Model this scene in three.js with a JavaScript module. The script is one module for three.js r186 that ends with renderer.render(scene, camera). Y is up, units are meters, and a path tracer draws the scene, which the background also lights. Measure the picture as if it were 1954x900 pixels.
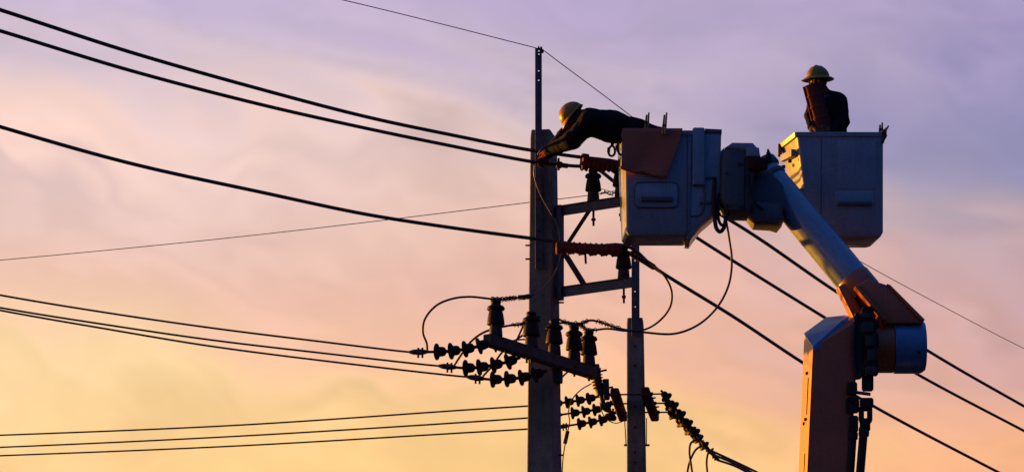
import * as THREE from 'three';
import { ImprovedNoise } from 'three/addons/math/ImprovedNoise.js';
import { mergeGeometries, mergeVertices, toCreasedNormals } from 'three/addons/utils/BufferGeometryUtils.js';
import { RoundedBoxGeometry } from 'three/addons/geometries/RoundedBoxGeometry.js';
import { ConvexGeometry } from 'three/addons/geometries/ConvexGeometry.js';

// ---------------------------------------------------------------- camera, sky, sun, exposure
const scene = new THREE.Scene();
const FOCAL = 6500, PITCH = THREE.MathUtils.degToRad(14), EYE = 1.6;
const camera = new THREE.PerspectiveCamera(2 * Math.atan(450 / FOCAL) * 180 / Math.PI, 1954 / 900, 0.5, 6000);
camera.position.set(0, EYE, 0);
camera.rotation.x = PITCH;

const SUN_AZ = -55, SUN_EL = 1.2;             // degrees: left of the view direction, above the horizon
const sunDir = new THREE.Vector3(
  Math.sin(SUN_AZ * Math.PI / 180) * Math.cos(SUN_EL * Math.PI / 180), Math.sin(SUN_EL * Math.PI / 180), -Math.cos(SUN_AZ * Math.PI / 180) * Math.cos(SUN_EL * Math.PI / 180));
const sun = new THREE.DirectionalLight(new THREE.Color().setRGB(1, 0.37, 0.02), 5);
sun.position.copy(sunDir).multiplyScalar(60).add(new THREE.Vector3(2, 9, -31));
sun.target.position.set(2, 9, -31);
sun.castShadow = true;
sun.shadow.radius = 2;
sun.shadow.mapSize.set(2048, 2048);
Object.assign(sun.shadow.camera, { left: -12, right: 12, top: 8, bottom: -10, near: 1, far: 140 });
scene.add(sun, sun.target);

{ // dusk sky: colour by elevation and by the angle away from the sun, with drifting bands of thin cloud
  const W = 4096, H = 2048, data = new Float32Array(W * H * 4), noise = new ImprovedNoise();
  const els = [0, 10, 11.7, 13.2, 14.5, 15.6, 16.8, 18.2, 24, 40, 90], azs = [0, 25, 46.5, 55, 63.5, 82, 112, 180];
  const Z = [56, 100, 176];
  const T = [
    [[255, 190, 70], [255, 196, 84], [255, 199, 96], [255, 202, 110], [253, 200, 124], [250, 197, 136], [246, 194, 150], [236, 188, 164], [186, 164, 180], [112, 122, 170], Z],
    [[255, 182, 84], [255, 196, 116], [255, 203, 135], [254, 206, 154], [253, 206, 162], [249, 204, 168], [236, 198, 182], [222, 190, 192], [178, 162, 188], [106, 118, 169], Z],
    [[253, 182, 108], [254, 206, 142], [254, 217, 164], [241, 198, 180], [231, 198, 192], [252, 215, 202], [213, 193, 206], [202, 185, 214], [170, 160, 200], [100, 116, 168], Z],
    [[250, 180, 108], [254, 207, 140], [252, 198, 155], [238, 190, 172], [234, 197, 184], [212, 190, 196], [207, 188, 203], [190, 173, 207], [156, 150, 198], [94, 112, 167], Z],
    [[246, 164, 108], [250, 182, 138], [224, 174, 160], [205, 168, 170], [176, 161, 178], [153, 147, 183], [160, 150, 190], [176, 162, 200], [136, 136, 190], [88, 108, 166], Z],
    [[118, 100, 126], [94, 100, 144], [89, 100, 149], [85, 100, 154], [82, 100, 157], [80, 100, 160], [78, 101, 162], [76, 101, 165], [72, 101, 168], [62, 100, 172], Z],
    [[44, 68, 118], [40, 70, 130], [39, 71, 133], [39, 72, 135], [39, 73, 138], [39, 73, 140], [39, 74, 141], [39, 75, 143], [41, 81, 152], [47, 91, 165], Z],
    [[38, 60, 108], [35, 62, 118], [34, 63, 121], [34, 64, 125], [34, 65, 128], [34, 66, 130], [35, 67, 132], [36, 69, 136], [39, 77, 148], [46, 89, 162], Z],
  ].map((row) => row.map((c) => c.map((v) => { v /= 255; return v <= 0.04045 ? v / 12.92 : ((v + 0.055) / 1.055) ** 2.4; })));
  const slot = (a, x) => { let i = 0; while (i < a.length - 2 && x > a[i + 1]) i++; return [i, Math.min(1, Math.max(0, (x - a[i]) / (a[i + 1] - a[i])))]; };
  // monotone curve through unevenly spaced values, so that no band overshoots its neighbours
  const mono = (xs, ys, x) => {
    const [i, t] = slot(xs, x), h = xs[i + 1] - xs[i], m = (k) => (ys[k + 1] - ys[k]) / (xs[k + 1] - xs[k]);
    const tan = (k) => { if (k === 0) return m(0); if (k === xs.length - 1) return m(k - 1); const p = m(k - 1), q = m(k); return p * q <= 0 ? 0 : 2 * p * q / (p + q); };
    const t2 = t * t, t3 = t2 * t; return (2 * t3 - 3 * t2 + 1) * ys[i] + (t3 - 2 * t2 + t) * h * tan(i) + (3 * t2 - 2 * t3) * ys[i + 1] + (t3 - t2) * h * tan(i + 1);
  };
  const NA = 361, NE = 361, lut = new Float32Array(NA * NE * 3);
  for (let c = 0; c < 3; c++) for (let j = 0; j < NE; j++) { const line = T.map((row) => mono(els, row.map((v) => v[c]), j / 4)); for (let i = 0; i < NA; i++) lut[(j * NA + i) * 3 + c] = Math.max(0.004, mono(azs, line, i / 2)); }
  const sx = sunDir.x, sz = sunDir.z, sn = Math.hypot(sx, sz);
  const fbm = (x, y, z, n) => { let s = 0, a = 0.5; for (let k = 0; k < n; k++) { s += a * noise.noise(x, y, z); x = x * 2.03 + 5.1; y = y * 2.03 + 1.7; z = z * 2.03 + 9.2; a *= 0.5; } return s; };
  for (let j = 0; j < H; j++) {
    const el = ((j + 0.5) / H - 0.5) * Math.PI, e = Math.max(0, el * 180 / Math.PI);
    if (el < -0.01) { for (let i = 0; i < W; i++) { const o = (j * W + i) * 4; data[o] = 0.03; data[o + 1] = 0.03; data[o + 2] = 0.04; data[o + 3] = 1; } continue; }
    const ce = Math.cos(el), y = Math.sin(el);
    for (let i = 0; i < W; i++) {
      const u = ((i + 0.5) / W - 0.5) * 2 * Math.PI, x = Math.cos(u) * ce, z = Math.sin(u) * ce, o = (j * W + i) * 4;
      // thin cloud in long tilted streaks; the colour bands follow it
      const sy = y * 34 + x * 6.5, w1 = fbm(x * 6 + 3.1, sy * 0.5, z * 6, 2), w2 = fbm(x * 15 + 8.3, sy * 1.15 + w1 * 2.4, z * 15 + 2.2, 4), w3 = fbm(x * 26, sy * 2.6 + w2 * 4, z * 26 + 7, 5);
      const d = Math.acos(Math.min(1, Math.max(-1, (x * sx + z * sz) / (sn * ce + 1e-6)))) * 180 / Math.PI;
      const ee = Math.max(0, e + (w1 * 0.9 + w2 * 1.3 + w3 * 0.9) * Math.min(1, (90 - e) / 60)), dd = Math.min(179.9, Math.max(0, d + w1 * 4 + w2 * 5));
      const fa = dd * 2, fe = Math.min(359.9, ee * 4), ia = fa | 0, ie = fe | 0, ta = fa - ia, te = fe - ie, p = (ie * NA + ia) * 3, m = w2 * 0.1 + w3 * 0.26 + w1 * 0.03;
      for (let c = 0; c < 3; c++) {
        const v = (lut[p + c] * (1 - ta) + lut[p + 3 + c] * ta) * (1 - te) + (lut[p + NA * 3 + c] * (1 - ta) + lut[p + NA * 3 + 3 + c] * ta) * te;
        data[o + c] = v * (1 + m * (c === 0 ? 1 : c === 1 ? 0.85 : 0.55));
      }
      data[o + 3] = 1;
    }
  }
  const sky = new THREE.DataTexture(data, W, H, THREE.RGBAFormat, THREE.FloatType);
  sky.mapping = THREE.EquirectangularReflectionMapping;
  sky.magFilter = sky.minFilter = THREE.LinearFilter;
  sky.needsUpdate = true;
  scene.background = sky;
  scene.environment = sky;
  scene.backgroundIntensity = scene.environmentIntensity = 0.42;   // the camera is exposed for the dusk sky: see toneMappingExposure
}
const renderer = new THREE.WebGLRenderer({ antialias: true });
renderer.toneMapping = THREE.LinearToneMapping;
renderer.toneMappingExposure = 1 / 0.42;
renderer.shadowMap.enabled = true;
renderer.setSize(1024, 471);

// ---------------------------------------------------------------- helpers
const V = (x, y, z) => new THREE.Vector3(x, y, z);
const cosP = Math.cos(PITCH), sinP = Math.sin(PITCH);
function P(px, py, d) {                        // the place, d metres ahead of the camera, that shows at this spot
  const x = (px - 977) / FOCAL, y = (450 - py) / FOCAL, yy = y * cosP + sinP, zz = y * sinP - cosP, k = -d / zz;
  return V(x * k, EYE + yy * k, -d);
}
const PP = (a) => P(a[0], a[1], a[2]);
const level = (x0, y0, d0) => (px, py, k = 1) => P(px, py, d0 * ((2070 - y0) / (2070 - py)) ** k);   // along a level line
let seed = 7;
const rnd = () => { seed = (seed * 1664525 + 1013904223) >>> 0; return seed / 4294967296; };
const rr = (a, b) => a + (b - a) * rnd();

function vnoise(n, s) {                        // periodic value noise, n cells
  const g = []; let q = s; const r = () => { q = (q * 1103515245 + 12345) >>> 0; return (q >>> 8) / 16777216; };
  for (let i = 0; i < n * n; i++) g.push(r());
  return (u, v) => {
    const x = u * n, y = v * n, i = Math.floor(x), j = Math.floor(y); let a = x - i, b = y - j; a = a * a * (3 - 2 * a); b = b * b * (3 - 2 * b);
    const G = (p, t) => g[((t % n) + n) % n * n + ((p % n) + n) % n];
    return (G(i, j) * (1 - a) + G(i + 1, j) * a) * (1 - b) + (G(i, j + 1) * (1 - a) + G(i + 1, j + 1) * a) * b;
  };
}
function tex(size, fn, srgb = true) {          // fn(u, v) -> [r, g, b] 0..1
  const d = new Uint8Array(size * size * 4);
  for (let j = 0; j < size; j++) for (let i = 0; i < size; i++) {
    const c = fn(i / size, j / size), o = (j * size + i) * 4;
    for (let k = 0; k < 3; k++) d[o + k] = Math.max(0, Math.min(255, c[k] * 255));
    d[o + 3] = 255;
  }
  const t = new THREE.DataTexture(d, size, size, THREE.RGBAFormat);
  t.wrapS = t.wrapT = THREE.RepeatWrapping; t.magFilter = THREE.LinearFilter; t.minFilter = THREE.LinearMipmapLinearFilter; t.generateMipmaps = true;
  if (srgb) t.colorSpace = THREE.SRGBColorSpace;
  t.needsUpdate = true;
  return t;
}
const n4 = vnoise(4, 11), n9 = vnoise(9, 23), n24 = vnoise(24, 37), n64 = vnoise(64, 51), n160 = vnoise(160, 77);
const grey = (v) => [v, v, v];
const concreteMap = tex(512, (u, v) => { const s = 0.42 * n4(u, v) + 0.25 * n9(u * 3, v) + 0.2 * n24(u, v) + 0.13 * n160(u, v); const w = 0.62 + 0.42 * s; return [w, w * 0.98, w * 0.95]; });
const concreteBump = tex(512, (u, v) => grey(0.4 * n24(u, v) + 0.3 * n64(u, v) + 0.3 * n160(u, v) - (n64(u + 0.3, v) > 0.88 ? 0.3 : 0)), false);
const grimeMap = tex(512, (u, v) => {           // run marks, scuffs and spots of dirt on painted fibreglass
  const run = n64(u * 1, v * 0.06 + 0.2) * n9(u, v), scuff = n24(u + 0.4, v * 2) > 0.82 ? 0.12 : 0, spot = n160(u, v) > 0.94 ? 0.25 : 0;
  const w = 1 - 0.12 * run - 0.1 * n4(u, v) - scuff * 0.5 - spot * 0.5; return [w, w * 0.985, w * 0.96];
});
const steelMap = tex(256, (u, v) => { const w = 0.7 + 0.2 * n24(u, v) + 0.12 * n64(u, v); return [w, w, w]; });
const clothBump = tex(256, (u, v) => grey(0.5 * n24(u, v * 0.5) + 0.5 * n160(u, v)), false);
const roughMap = tex(256, (u, v) => { const w = 0.6 + 0.3 * n9(u, v) + 0.2 * n64(u, v) - 0.1; return [w, w, w]; }, false);

const C = (r, g, b) => new THREE.Color().setRGB(r, g, b);
const mat = (c, roughness, o = {}) => new THREE.MeshPhysicalMaterial({ color: c, roughness, ...o });
const M = {
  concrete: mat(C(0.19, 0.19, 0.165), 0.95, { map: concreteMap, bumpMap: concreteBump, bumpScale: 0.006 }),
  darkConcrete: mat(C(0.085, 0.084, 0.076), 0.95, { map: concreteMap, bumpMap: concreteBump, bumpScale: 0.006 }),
  steel: mat(C(0.085, 0.095, 0.11), 0.6, { metalness: 0.4, map: steelMap }),
  darkSteel: mat(C(0.06, 0.06, 0.063), 0.7, { metalness: 0.15, specularIntensity: 0.35, map: steelMap }),
  porcelain: mat(C(0.024, 0.015, 0.013), 0.55, { specularIntensity: 0.2 }),
  polymer: mat(C(0.05, 0.04, 0.04), 0.6),
  cable: mat(C(0.022, 0.02, 0.02), 0.65),
  bare: mat(C(0.14, 0.13, 0.13), 0.5, { metalness: 0.5 }),
  copperish: mat(C(0.05, 0.026, 0.02), 0.6),
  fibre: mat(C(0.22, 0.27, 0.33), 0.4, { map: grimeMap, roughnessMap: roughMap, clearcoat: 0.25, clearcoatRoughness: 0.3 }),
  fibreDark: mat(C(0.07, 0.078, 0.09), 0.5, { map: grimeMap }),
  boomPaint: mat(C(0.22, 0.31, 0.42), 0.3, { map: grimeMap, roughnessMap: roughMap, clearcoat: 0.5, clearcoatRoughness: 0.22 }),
  skySheenPaint: mat(C(0.06, 0.19, 0.42), 0.35, { map: grimeMap, clearcoat: 0.4, clearcoatRoughness: 0.25 }),  // reflected sky blue is put into this base colour
  orange: mat(C(0.42, 0.095, 0.014), 0.42, { map: grimeMap, clearcoat: 0.25, clearcoatRoughness: 0.3 }),
  slotGlint: mat(C(0.85, 0.55, 0.12), 0.35, { map: grimeMap }),  // slot highlights: caught light painted as a pale yellow
  redRubber: mat(C(0.15, 0.028, 0.02), 0.75, { specularIntensity: 0.3 }),
  blanketRubber: mat(C(0.34, 0.075, 0.03), 0.7, { bumpMap: clothBump, bumpScale: 0.002 }),
  redPaint: mat(C(0.1, 0.022, 0.02), 0.85, { specularIntensity: 0.3, map: concreteMap }),
  black: mat(C(0.016, 0.015, 0.015), 0.8, { specularIntensity: 0.5 }),
  hose: mat(C(0.016, 0.016, 0.018), 0.7, { specularIntensity: 0.5 }),
  helmet: mat(C(0.26, 0.12, 0.012), 0.42, { specularIntensity: 0.5 }),
  helmetGreen: mat(C(0.22, 0.14, 0.014), 0.42, { specularIntensity: 0.5 }),
  strap: mat(C(0.04, 0.04, 0.045), 0.8),
  body: mat(C(1, 1, 1), 0.95, { vertexColors: true, specularIntensity: 0.15, bumpMap: clothBump, bumpScale: 0.002 }),
  wood: mat(C(0.3, 0.17, 0.07), 0.7),
  rubberTyre: mat(C(0.02, 0.02, 0.02), 0.85),
  glass: mat(C(0.05, 0.06, 0.07), 0.05),
  ground: mat(C(0.06, 0.07, 0.05), 1, { map: (() => { const t = concreteMap.clone(); t.repeat.set(0.12, 0.12); t.needsUpdate = true; return t; })() }),
};

function uvBox(g) {                             // uv in metres from the dominant side of each normal
  if (!g.attributes.normal) g.computeVertexNormals();
  const p = g.attributes.position, n = g.attributes.normal, uv = new Float32Array(p.count * 2);
  for (let i = 0; i < p.count; i++) {
    const ax = Math.abs(n.getX(i)), ay = Math.abs(n.getY(i)), az = Math.abs(n.getZ(i));
    const [u, v] = ax > ay && ax > az ? [p.getZ(i), p.getY(i)] : ay > az ? [p.getX(i), p.getZ(i)] : [p.getX(i), p.getY(i)];
    uv[i * 2] = u; uv[i * 2 + 1] = v;
  }
  g.setAttribute('uv', new THREE.BufferAttribute(uv, 2));
  return g;
}
const crease = (g, a = 0.6) => uvBox(toCreasedNormals(g.index ? g.toNonIndexed() : g, a));
const taken = new Set();
function numbered(n) { let k = n, i = 0; while (taken.has(k)) k = `${n}_${String(++i).padStart(3, '0')}`; taken.add(k); return k; }
function mesh(name, geo, m, parent) {
  const o = new THREE.Mesh(geo, m); o.name = name; o.castShadow = o.receiveShadow = true; parent.add(o); return o;
}
function thing(name, label, category, group) {
  const o = new THREE.Group(); o.name = numbered(name); o.userData = { label, category }; if (group) o.userData.group = group; scene.add(o); return o;
}
function single(name, label, category, geo, m, group) {
  const o = mesh(numbered(name), geo, m, scene); o.userData = { label, category }; if (group) o.userData.group = group; return settle(o);
}
function settle(o) {                            // move the thing's origin to the middle of its base
  const b = new THREE.Box3().setFromObject(o), c = b.getCenter(V(0, 0, 0)); c.y = b.min.y;
  if (o.isMesh) o.geometry.translate(-c.x, -c.y, -c.z);
  for (const k of o.children) k.position.sub(c);
  o.position.add(c);
  return o;
}
function tubeOn(curve, r, seg, rad = 8) { const g = new THREE.TubeGeometry(curve, seg, r, rad, false); return capped(g, curve, r, rad); }
function capped(g, curve, r, rad) {
  const ends = [0, 1].map((t) => { const c = new THREE.SphereGeometry(r * 0.995, rad, 4); const p = curve.getPoint(t); c.translate(p.x, p.y, p.z); return c; });
  return mergeGeometries([g, ...ends]);
}
const curveOf = (pts) => new THREE.CatmullRomCurve3(pts, false, 'centripetal');
const tube = (pts, r, seg = 40, rad = 8) => tubeOn(pts.length === 2 ? new THREE.LineCurve3(pts[0], pts[1]) : curveOf(pts), r, pts.length === 2 ? 1 : seg, rad);
function helix(curve, t0, t1, R, turns, r) {
  const pts = [], n = Math.ceil(turns * 9), fr = curve.computeFrenetFrames(200);
  for (let i = 0; i <= n; i++) {
    const s = i / n, t = t0 + (t1 - t0) * s, k = Math.min(200, Math.round(t * 200)), a = s * turns * 2 * Math.PI, q = R * (1 + 0.25 * Math.sin(i * 1.7));
    pts.push(curve.getPoint(t).addScaledVector(fr.normals[k], Math.cos(a) * q).addScaledVector(fr.binormals[k], Math.sin(a) * q));
  }
  return new THREE.TubeGeometry(curveOf(pts), n * 2, r, 5);
}
function frameTo(g, from, dir) {                // turn local +y to dir, move to from
  const q = new THREE.Quaternion().setFromUnitVectors(V(0, 1, 0), dir.clone().normalize());
  return g.applyMatrix4(new THREE.Matrix4().compose(from, q, V(1, 1, 1)));
}
function lathe(profile, from, dir, seg = 24, a = 0.7) {
  const g = new THREE.LatheGeometry(profile.map(([r, y]) => new THREE.Vector2(Math.max(r, 0.0001), y)), seg);
  g.deleteAttribute('uv'); g.deleteAttribute('normal');
  return frameTo(crease(mergeVertices(g, 1e-5), a), from, dir);
}
function rod(a, b, r, seg = 12, r2 = r) {
  const l = a.distanceTo(b), e = Math.min(r, l) * 0.12;
  return lathe([[0, 0], [r - e, 0], [r, e], [r2, l - e], [r2 - e, l], [0, l]], a, b.clone().sub(a), seg);
}
function bar(a, b, w, h, up = V(0, 1, 0), e = 0.006) {   // box from a to b: w across, h along up
  const z = b.clone().sub(a), l = z.length(); z.normalize();
  const x = up.clone().cross(z).normalize(), y = z.clone().cross(x);
  const g = new RoundedBoxGeometry(w, h, l, 1, Math.min(e, w / 3, h / 3));
  g.applyMatrix4(new THREE.Matrix4().makeBasis(x, y, z).setPosition(a.clone().add(b).multiplyScalar(0.5)));
  return uvBox(g);
}
function plate(pts, d, depth, bevel = 0.008, holes = []) {   // outline at distance d, going back by depth
  const sh = new THREE.Shape(pts.map(([x, y]) => { const p = P(x, y, d); return new THREE.Vector2(p.x, p.y); }));
  for (const [x, y, r] of holes) { const p = P(x, y, d), h = new THREE.Path(); h.absarc(p.x, p.y, r, 0, Math.PI * 2, true); sh.holes.push(h); }
  const b = Math.min(bevel, depth / 3);
  const g = new THREE.ExtrudeGeometry(sh, { depth: depth - 2 * b, bevelEnabled: true, bevelSize: b, bevelOffset: -b, bevelThickness: b, bevelSegments: 2, curveSegments: 10 });
  g.translate(0, 0, -d - depth + b);
  return crease(g, 0.5);
}
function ring(corners, r, y, out = 0, n = 5) {   // rounded footprint, corners [x, z] counter-clockwise seen from above... grown by out
  const cx = corners.reduce((s, c) => s + c[0], 0) / corners.length, cz = corners.reduce((s, c) => s + c[1], 0) / corners.length, pts = [];
  const cs = corners.map(([x, z]) => { const l = Math.hypot(x - cx, z - cz); return [x + (x - cx) / l * out * 1.3, z + (z - cz) / l * out * 1.3]; });
  cs.forEach((c, i) => {
    const a = cs[(i + cs.length - 1) % cs.length], b = cs[(i + 1) % cs.length], u = (q) => { const l = Math.hypot(q[0] - c[0], q[1] - c[1]); return [(q[0] - c[0]) / l, (q[1] - c[1]) / l]; };
    const ua = u(a), ub = u(b), s = [c[0] + ua[0] * r, c[1] + ua[1] * r], t = [c[0] + ub[0] * r, c[1] + ub[1] * r];
    for (let k = 0; k < n; k++) { const f = k / (n - 1), g = 1 - f; pts.push(V(g * g * s[0] + 2 * g * f * c[0] + f * f * t[0], y, g * g * s[1] + 2 * g * f * c[1] + f * f * t[1])); }
  });
  return pts;
}
function loft(rings, a = 0.6) {                  // rings of equal length; the ends are closed
  const n = rings[0].length, pos = [], idx = [];
  rings.forEach((r) => r.forEach((p) => pos.push(p.x, p.y, p.z)));
  for (let k = 0; k < rings.length - 1; k++) for (let i = 0; i < n; i++) { const p = k * n + i, q = k * n + (i + 1) % n; idx.push(p, p + n, q, q, p + n, q + n); }
  const cap = (r, flip) => { const c = r.reduce((s, p) => s.add(p), V(0, 0, 0)).multiplyScalar(1 / n), o = pos.length / 3; pos.push(c.x, c.y, c.z); const b = flip ? 0 : (rings.length - 1) * n; for (let i = 0; i < n; i++) flip ? idx.push(o, b + i, b + (i + 1) % n) : idx.push(o, b + (i + 1) % n, b + i); };
  cap(rings[0], true); cap(rings[rings.length - 1], false);
  const g = new THREE.BufferGeometry(); g.setAttribute('position', new THREE.Float32BufferAttribute(pos, 3)); g.setIndex(idx); g.computeVertexNormals();
  return crease(g, a);
}

// ---------------------------------------------------------------- ground
{
  const g = new THREE.PlaneGeometry(6000, 6000, 1, 1); g.rotateX(-Math.PI / 2); uvBox(g);
  const o = mesh('ground', g, M.ground, scene); o.userData = { kind: 'structure', label: 'dark scrubby ground under the power line' };
}

// ---------------------------------------------------------------- utility poles
const YAW = 19 * Math.PI / 180;
function shaftGeo(cx, d, topPts, w0, w1, yaw, topCut) {   // square tapered shaft with chamfered corners, from the ground to h
  const c = P(cx, topPts, d), h = c.y, s = [];
  for (const [y, w] of [[-0.3, w1], [h * 0.5, (w0 + w1) / 2], [h - 0.06, w0], [h, w0 * 0.94]]) {
    const q = w / 2, ch = 0.01, pts = [[q, -q + ch], [q, q - ch], [q - ch, q], [-q + ch, q], [-q, q - ch], [-q, -q + ch], [-q + ch, -q], [q - ch, -q]];
    s.push(pts.map(([x, z]) => { const X = x * Math.cos(yaw) + z * Math.sin(yaw), Z = -x * Math.sin(yaw) + z * Math.cos(yaw); return V(c.x + X, y > h - 0.1 ? y - (topCut ? Math.max(0, (X + 0.03) * topCut) + Math.max(0, (-X - 0.07) * 0.9) : 0) : y, c.z + Z); }).reverse());
  }
  return loft(s, 0.35);
}
const pole = thing('utility_pole', 'tall square concrete pole with steel side arms and slanting crossarm', 'utility pole');
mesh('shaft', shaftGeo(1037.5, 32, 243, 0.21, 0.385, -YAW, 0.62), M.concrete, pole);
{ // steel angle mast that carries the earth wire
  const d = 31.83, holes = [[1028.4, 97, 0.009], [1028.4, 103, 0.009], [1028, 135, 0.009], [1028, 153, 0.009]];
  const m = mesh('earth_wire_mast', mergeGeometries([
    plate([[1021, 92], [1026, 91], [1027.5, 86], [1030, 91], [1034, 92], [1034.5, 512], [1021.5, 512]], d, 0.007, 0.0015, holes),
    plate([[1021, 93], [1022.4, 93], [1022.9, 512], [1021.5, 512]], d + 0.008, 0.05, 0.001)]), M.steel, pole);
  m.userData.label = 'galvanised steel angle with bolt holes';
  for (const y of [300, 380, 440, 495]) mesh('bolt', rod(P(1028, y, 31.82), P(1028, y, 31.86), 0.016, 6), M.darkSteel, pole);
  mesh('wire_clamp', mergeGeometries([rod(P(1034, 97, 31.78), P(1034, 97, 31.86), 0.022, 10), rod(P(1032, 89, 31.8), P(1036, 101, 31.8), 0.01, 8)]), M.darkSteel, pole);
}
// step bolts and through bolts
for (const [x0, x1, y] of [[1062, 1076, 577], [1003, 1012, 468], [1003, 1012, 494], [1066, 1075, 868]]) mesh('step_bolt', rod(P(x0, y, 31.95), P(x1, y, 31.93), 0.009, 8), M.darkSteel, pole);
// vertical channel and the two side arms with braces
mesh('channel', bar(P(1069, 392, 31.93), P(1069, 572, 31.93), 0.075, 0.05, V(1, 0, 0.5), 0.004), M.steel, pole);
const armD = (px) => 31.95 - (px - 1066) * 0.0031;
function sideArm(y0, x1) {
  const a = P(1058, y0, armD(1058)), b = P(x1, y0, armD(x1)); b.y = a.y;
  mesh('side_arm', mergeGeometries([bar(a, b, 0.008, 0.105), bar(a.clone().add(V(-0.02, 0.048, -0.035)), b.clone().add(V(-0.02, 0.048, -0.035)), 0.075, 0.008)]), M.steel, pole);
  return a.y;
}
const armY1 = sideArm(404, 1194), armY2 = sideArm(559, 1206);
for (const [a, b] of [[[1127, 398], [1080, 470]], [[1073, 476], [1118, 548]]]) mesh('brace', bar(P(a[0], a[1], armD(a[0]) + 0.03), P(b[0], b[1], armD(b[0]) + 0.03), 0.012, 0.055, V(0.7, 0.7, 0), 0.003), M.darkSteel, pole);
// slanting crossarm: its left end points towards the camera
const beamA = P(930, 648, 30.85), beamB = P(1139, 712, 32.42); beamB.y = beamA.y;
const onBeam = (px) => { let a = 0, b = 1; for (let k = 0; k < 40; k++) { const t = (a + b) / 2, q = beamA.clone().lerp(beamB, t); const s = 977 + FOCAL * q.x / (-q.z * cosP + (q.y - EYE) * sinP); s < px ? a = t : b = t; } return beamA.clone().lerp(beamB, a); };
const beamDir = beamB.clone().sub(beamA).normalize();
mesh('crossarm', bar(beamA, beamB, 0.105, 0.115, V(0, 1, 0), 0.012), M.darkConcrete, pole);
for (const px of [965, 1005]) { const q = onBeam(px); mesh('bolt', rod(q.clone().add(V(0, -0.05, 0)), q.clone().add(V(0, -0.105, 0)), 0.011, 8), M.darkSteel, pole); }
{ const q = onBeam(1132); mesh('bolt', rod(q, q.clone().add(V(0.13, 0.02, 0.05)), 0.01, 8), M.darkSteel, pole); }
mesh('crossarm_bracket', bar(P(1064, 700, 31.93), P(1064, 730, 31.93), 0.12, 0.1, V(1, 0, 0), 0.01), M.darkSteel, pole);
mesh('conduit_stub', rod(P(1066, 704, 31.98), P(1102, 699, 32.0), 0.009, 8), M.darkSteel, pole);
settle(pole);

const D2 = 36;
const pole2 = thing('utility_pole', 'thinner square concrete pole behind the raised bucket with paired red crossarms', 'utility pole');
mesh('shaft', shaftGeo(1212.5, D2, 609, 0.174, 0.31, -0.1, 0), M.concrete, pole2);
{
  const holes = [[1212, 497, 0.009], [1212, 556, 0.009], [1212.5, 420, 0.009], [1212.5, 585, 0.008]];
  mesh('earth_wire_mast', mergeGeometries([
    plate([[1205, 356], [1220, 356], [1221, 640], [1205.5, 640]], D2 - 0.13, 0.008, 0.0015, holes),
    plate([[1218.6, 356], [1220, 356], [1221, 640], [1219.5, 640]], D2 - 0.12, 0.06, 0.001)]), M.steel, pole2);
}
for (const y of [660, 697, 775, 815, 862, 882]) mesh('bolt_hole_cap', rod(P(1212, y, D2 - 0.11), P(1212, y, D2 - 0.09), 0.012, 8), M.black, pole2);
const arm2 = (x0, y0, x1, y1, d0, d1) => {
  const a = P(x0, y0, d0), b = P(x1, y1, d1); b.y = a.y;
  const o = mesh('crossarm', bar(a, b, 0.095, 0.1, V(0, 1, 0), 0.02), M.redPaint, pole2); o.userData.label = 'dark red painted crossarm pointing away'; return [a, b];
};
const K2 = arm2(1173, 748, 1189, 797, 35.35, 36.75), F2 = arm2(1231, 746, 1250, 797, 35.3, 36.75);
for (const t of [0.1, 0.45, 0.8]) {
  const a = K2[0].clone().lerp(K2[1], t), b = F2[0].clone().lerp(F2[1], t);
  mesh('through_bolt', rod(a.clone().add(V(-0.1, 0, 0)), b.clone().add(V(0.19, 0, 0)), 0.009, 8), M.darkSteel, pole2);
  mesh('nut', rod(b.clone().add(V(0.05, 0, 0)), b.clone().add(V(0.075, 0, 0)), 0.02, 6), M.darkSteel, pole2);
  mesh('nut', rod(a.clone().add(V(-0.075, 0, 0)), a.clone().add(V(-0.05, 0, 0)), 0.02, 6), M.darkSteel, pole2);
}
for (const t of [0.28, 0.62]) { const b = F2[0].clone().lerp(F2[1], t); mesh('bolt', rod(b, b.clone().add(V(0.085, 0.01, 0)), 0.009, 8), M.darkSteel, pole2); }
for (const [x, x2] of [[1192, 1195], [1234, 1234]]) {
  mesh('brace_rod', rod(P(x, 797, 36.0), P(x2, 849, 36.0), 0.006, 6), M.darkSteel, pole2);
  mesh('step_bolt', rod(P(x2 - 4, 849, 35.99), P(x2 + 6, 849, 35.99), 0.012, 8), M.darkSteel, pole2);
}
settle(pole2);

// ---------------------------------------------------------------- pin insulators (local +y up, origin on the arm)
function makePin(pinDown) {
  const o = new THREE.Group();
  mesh('porcelain_body', lathe([[0.04, 0.105], [0.078, 0.108], [0.084, 0.116], [0.082, 0.13], [0.074, 0.19], [0.066, 0.228], [0.056, 0.24], [0.062, 0.25], [0.066, 0.252], [0.074, 0.246], [0.084, 0.256], [0.085, 0.266], [0.076, 0.282], [0.05, 0.296], [0.043, 0.306], [0.05, 0.318], [0.05, 0.332], [0.04, 0.343], [0, 0.345]], V(0, 0, 0), V(0, 1, 0), 28, 0.9), M.porcelain, o);
  mesh('metal_base', lathe([[0, 0], [0.062, 0], [0.064, 0.006], [0.058, 0.085], [0.05, 0.1], [0.044, 0.112], [0, 0.112]], V(0, 0, 0), V(0, 1, 0), 20), M.darkSteel, o);
  mesh('pin', mergeGeometries([rod(V(0, 0.01, 0), V(0, -pinDown, 0), 0.012, 10), rod(V(0, -pinDown * 0.7, 0), V(0, -pinDown * 0.7 - 0.025, 0), 0.024, 6)]), M.darkSteel, o);
  return o;
}
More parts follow.
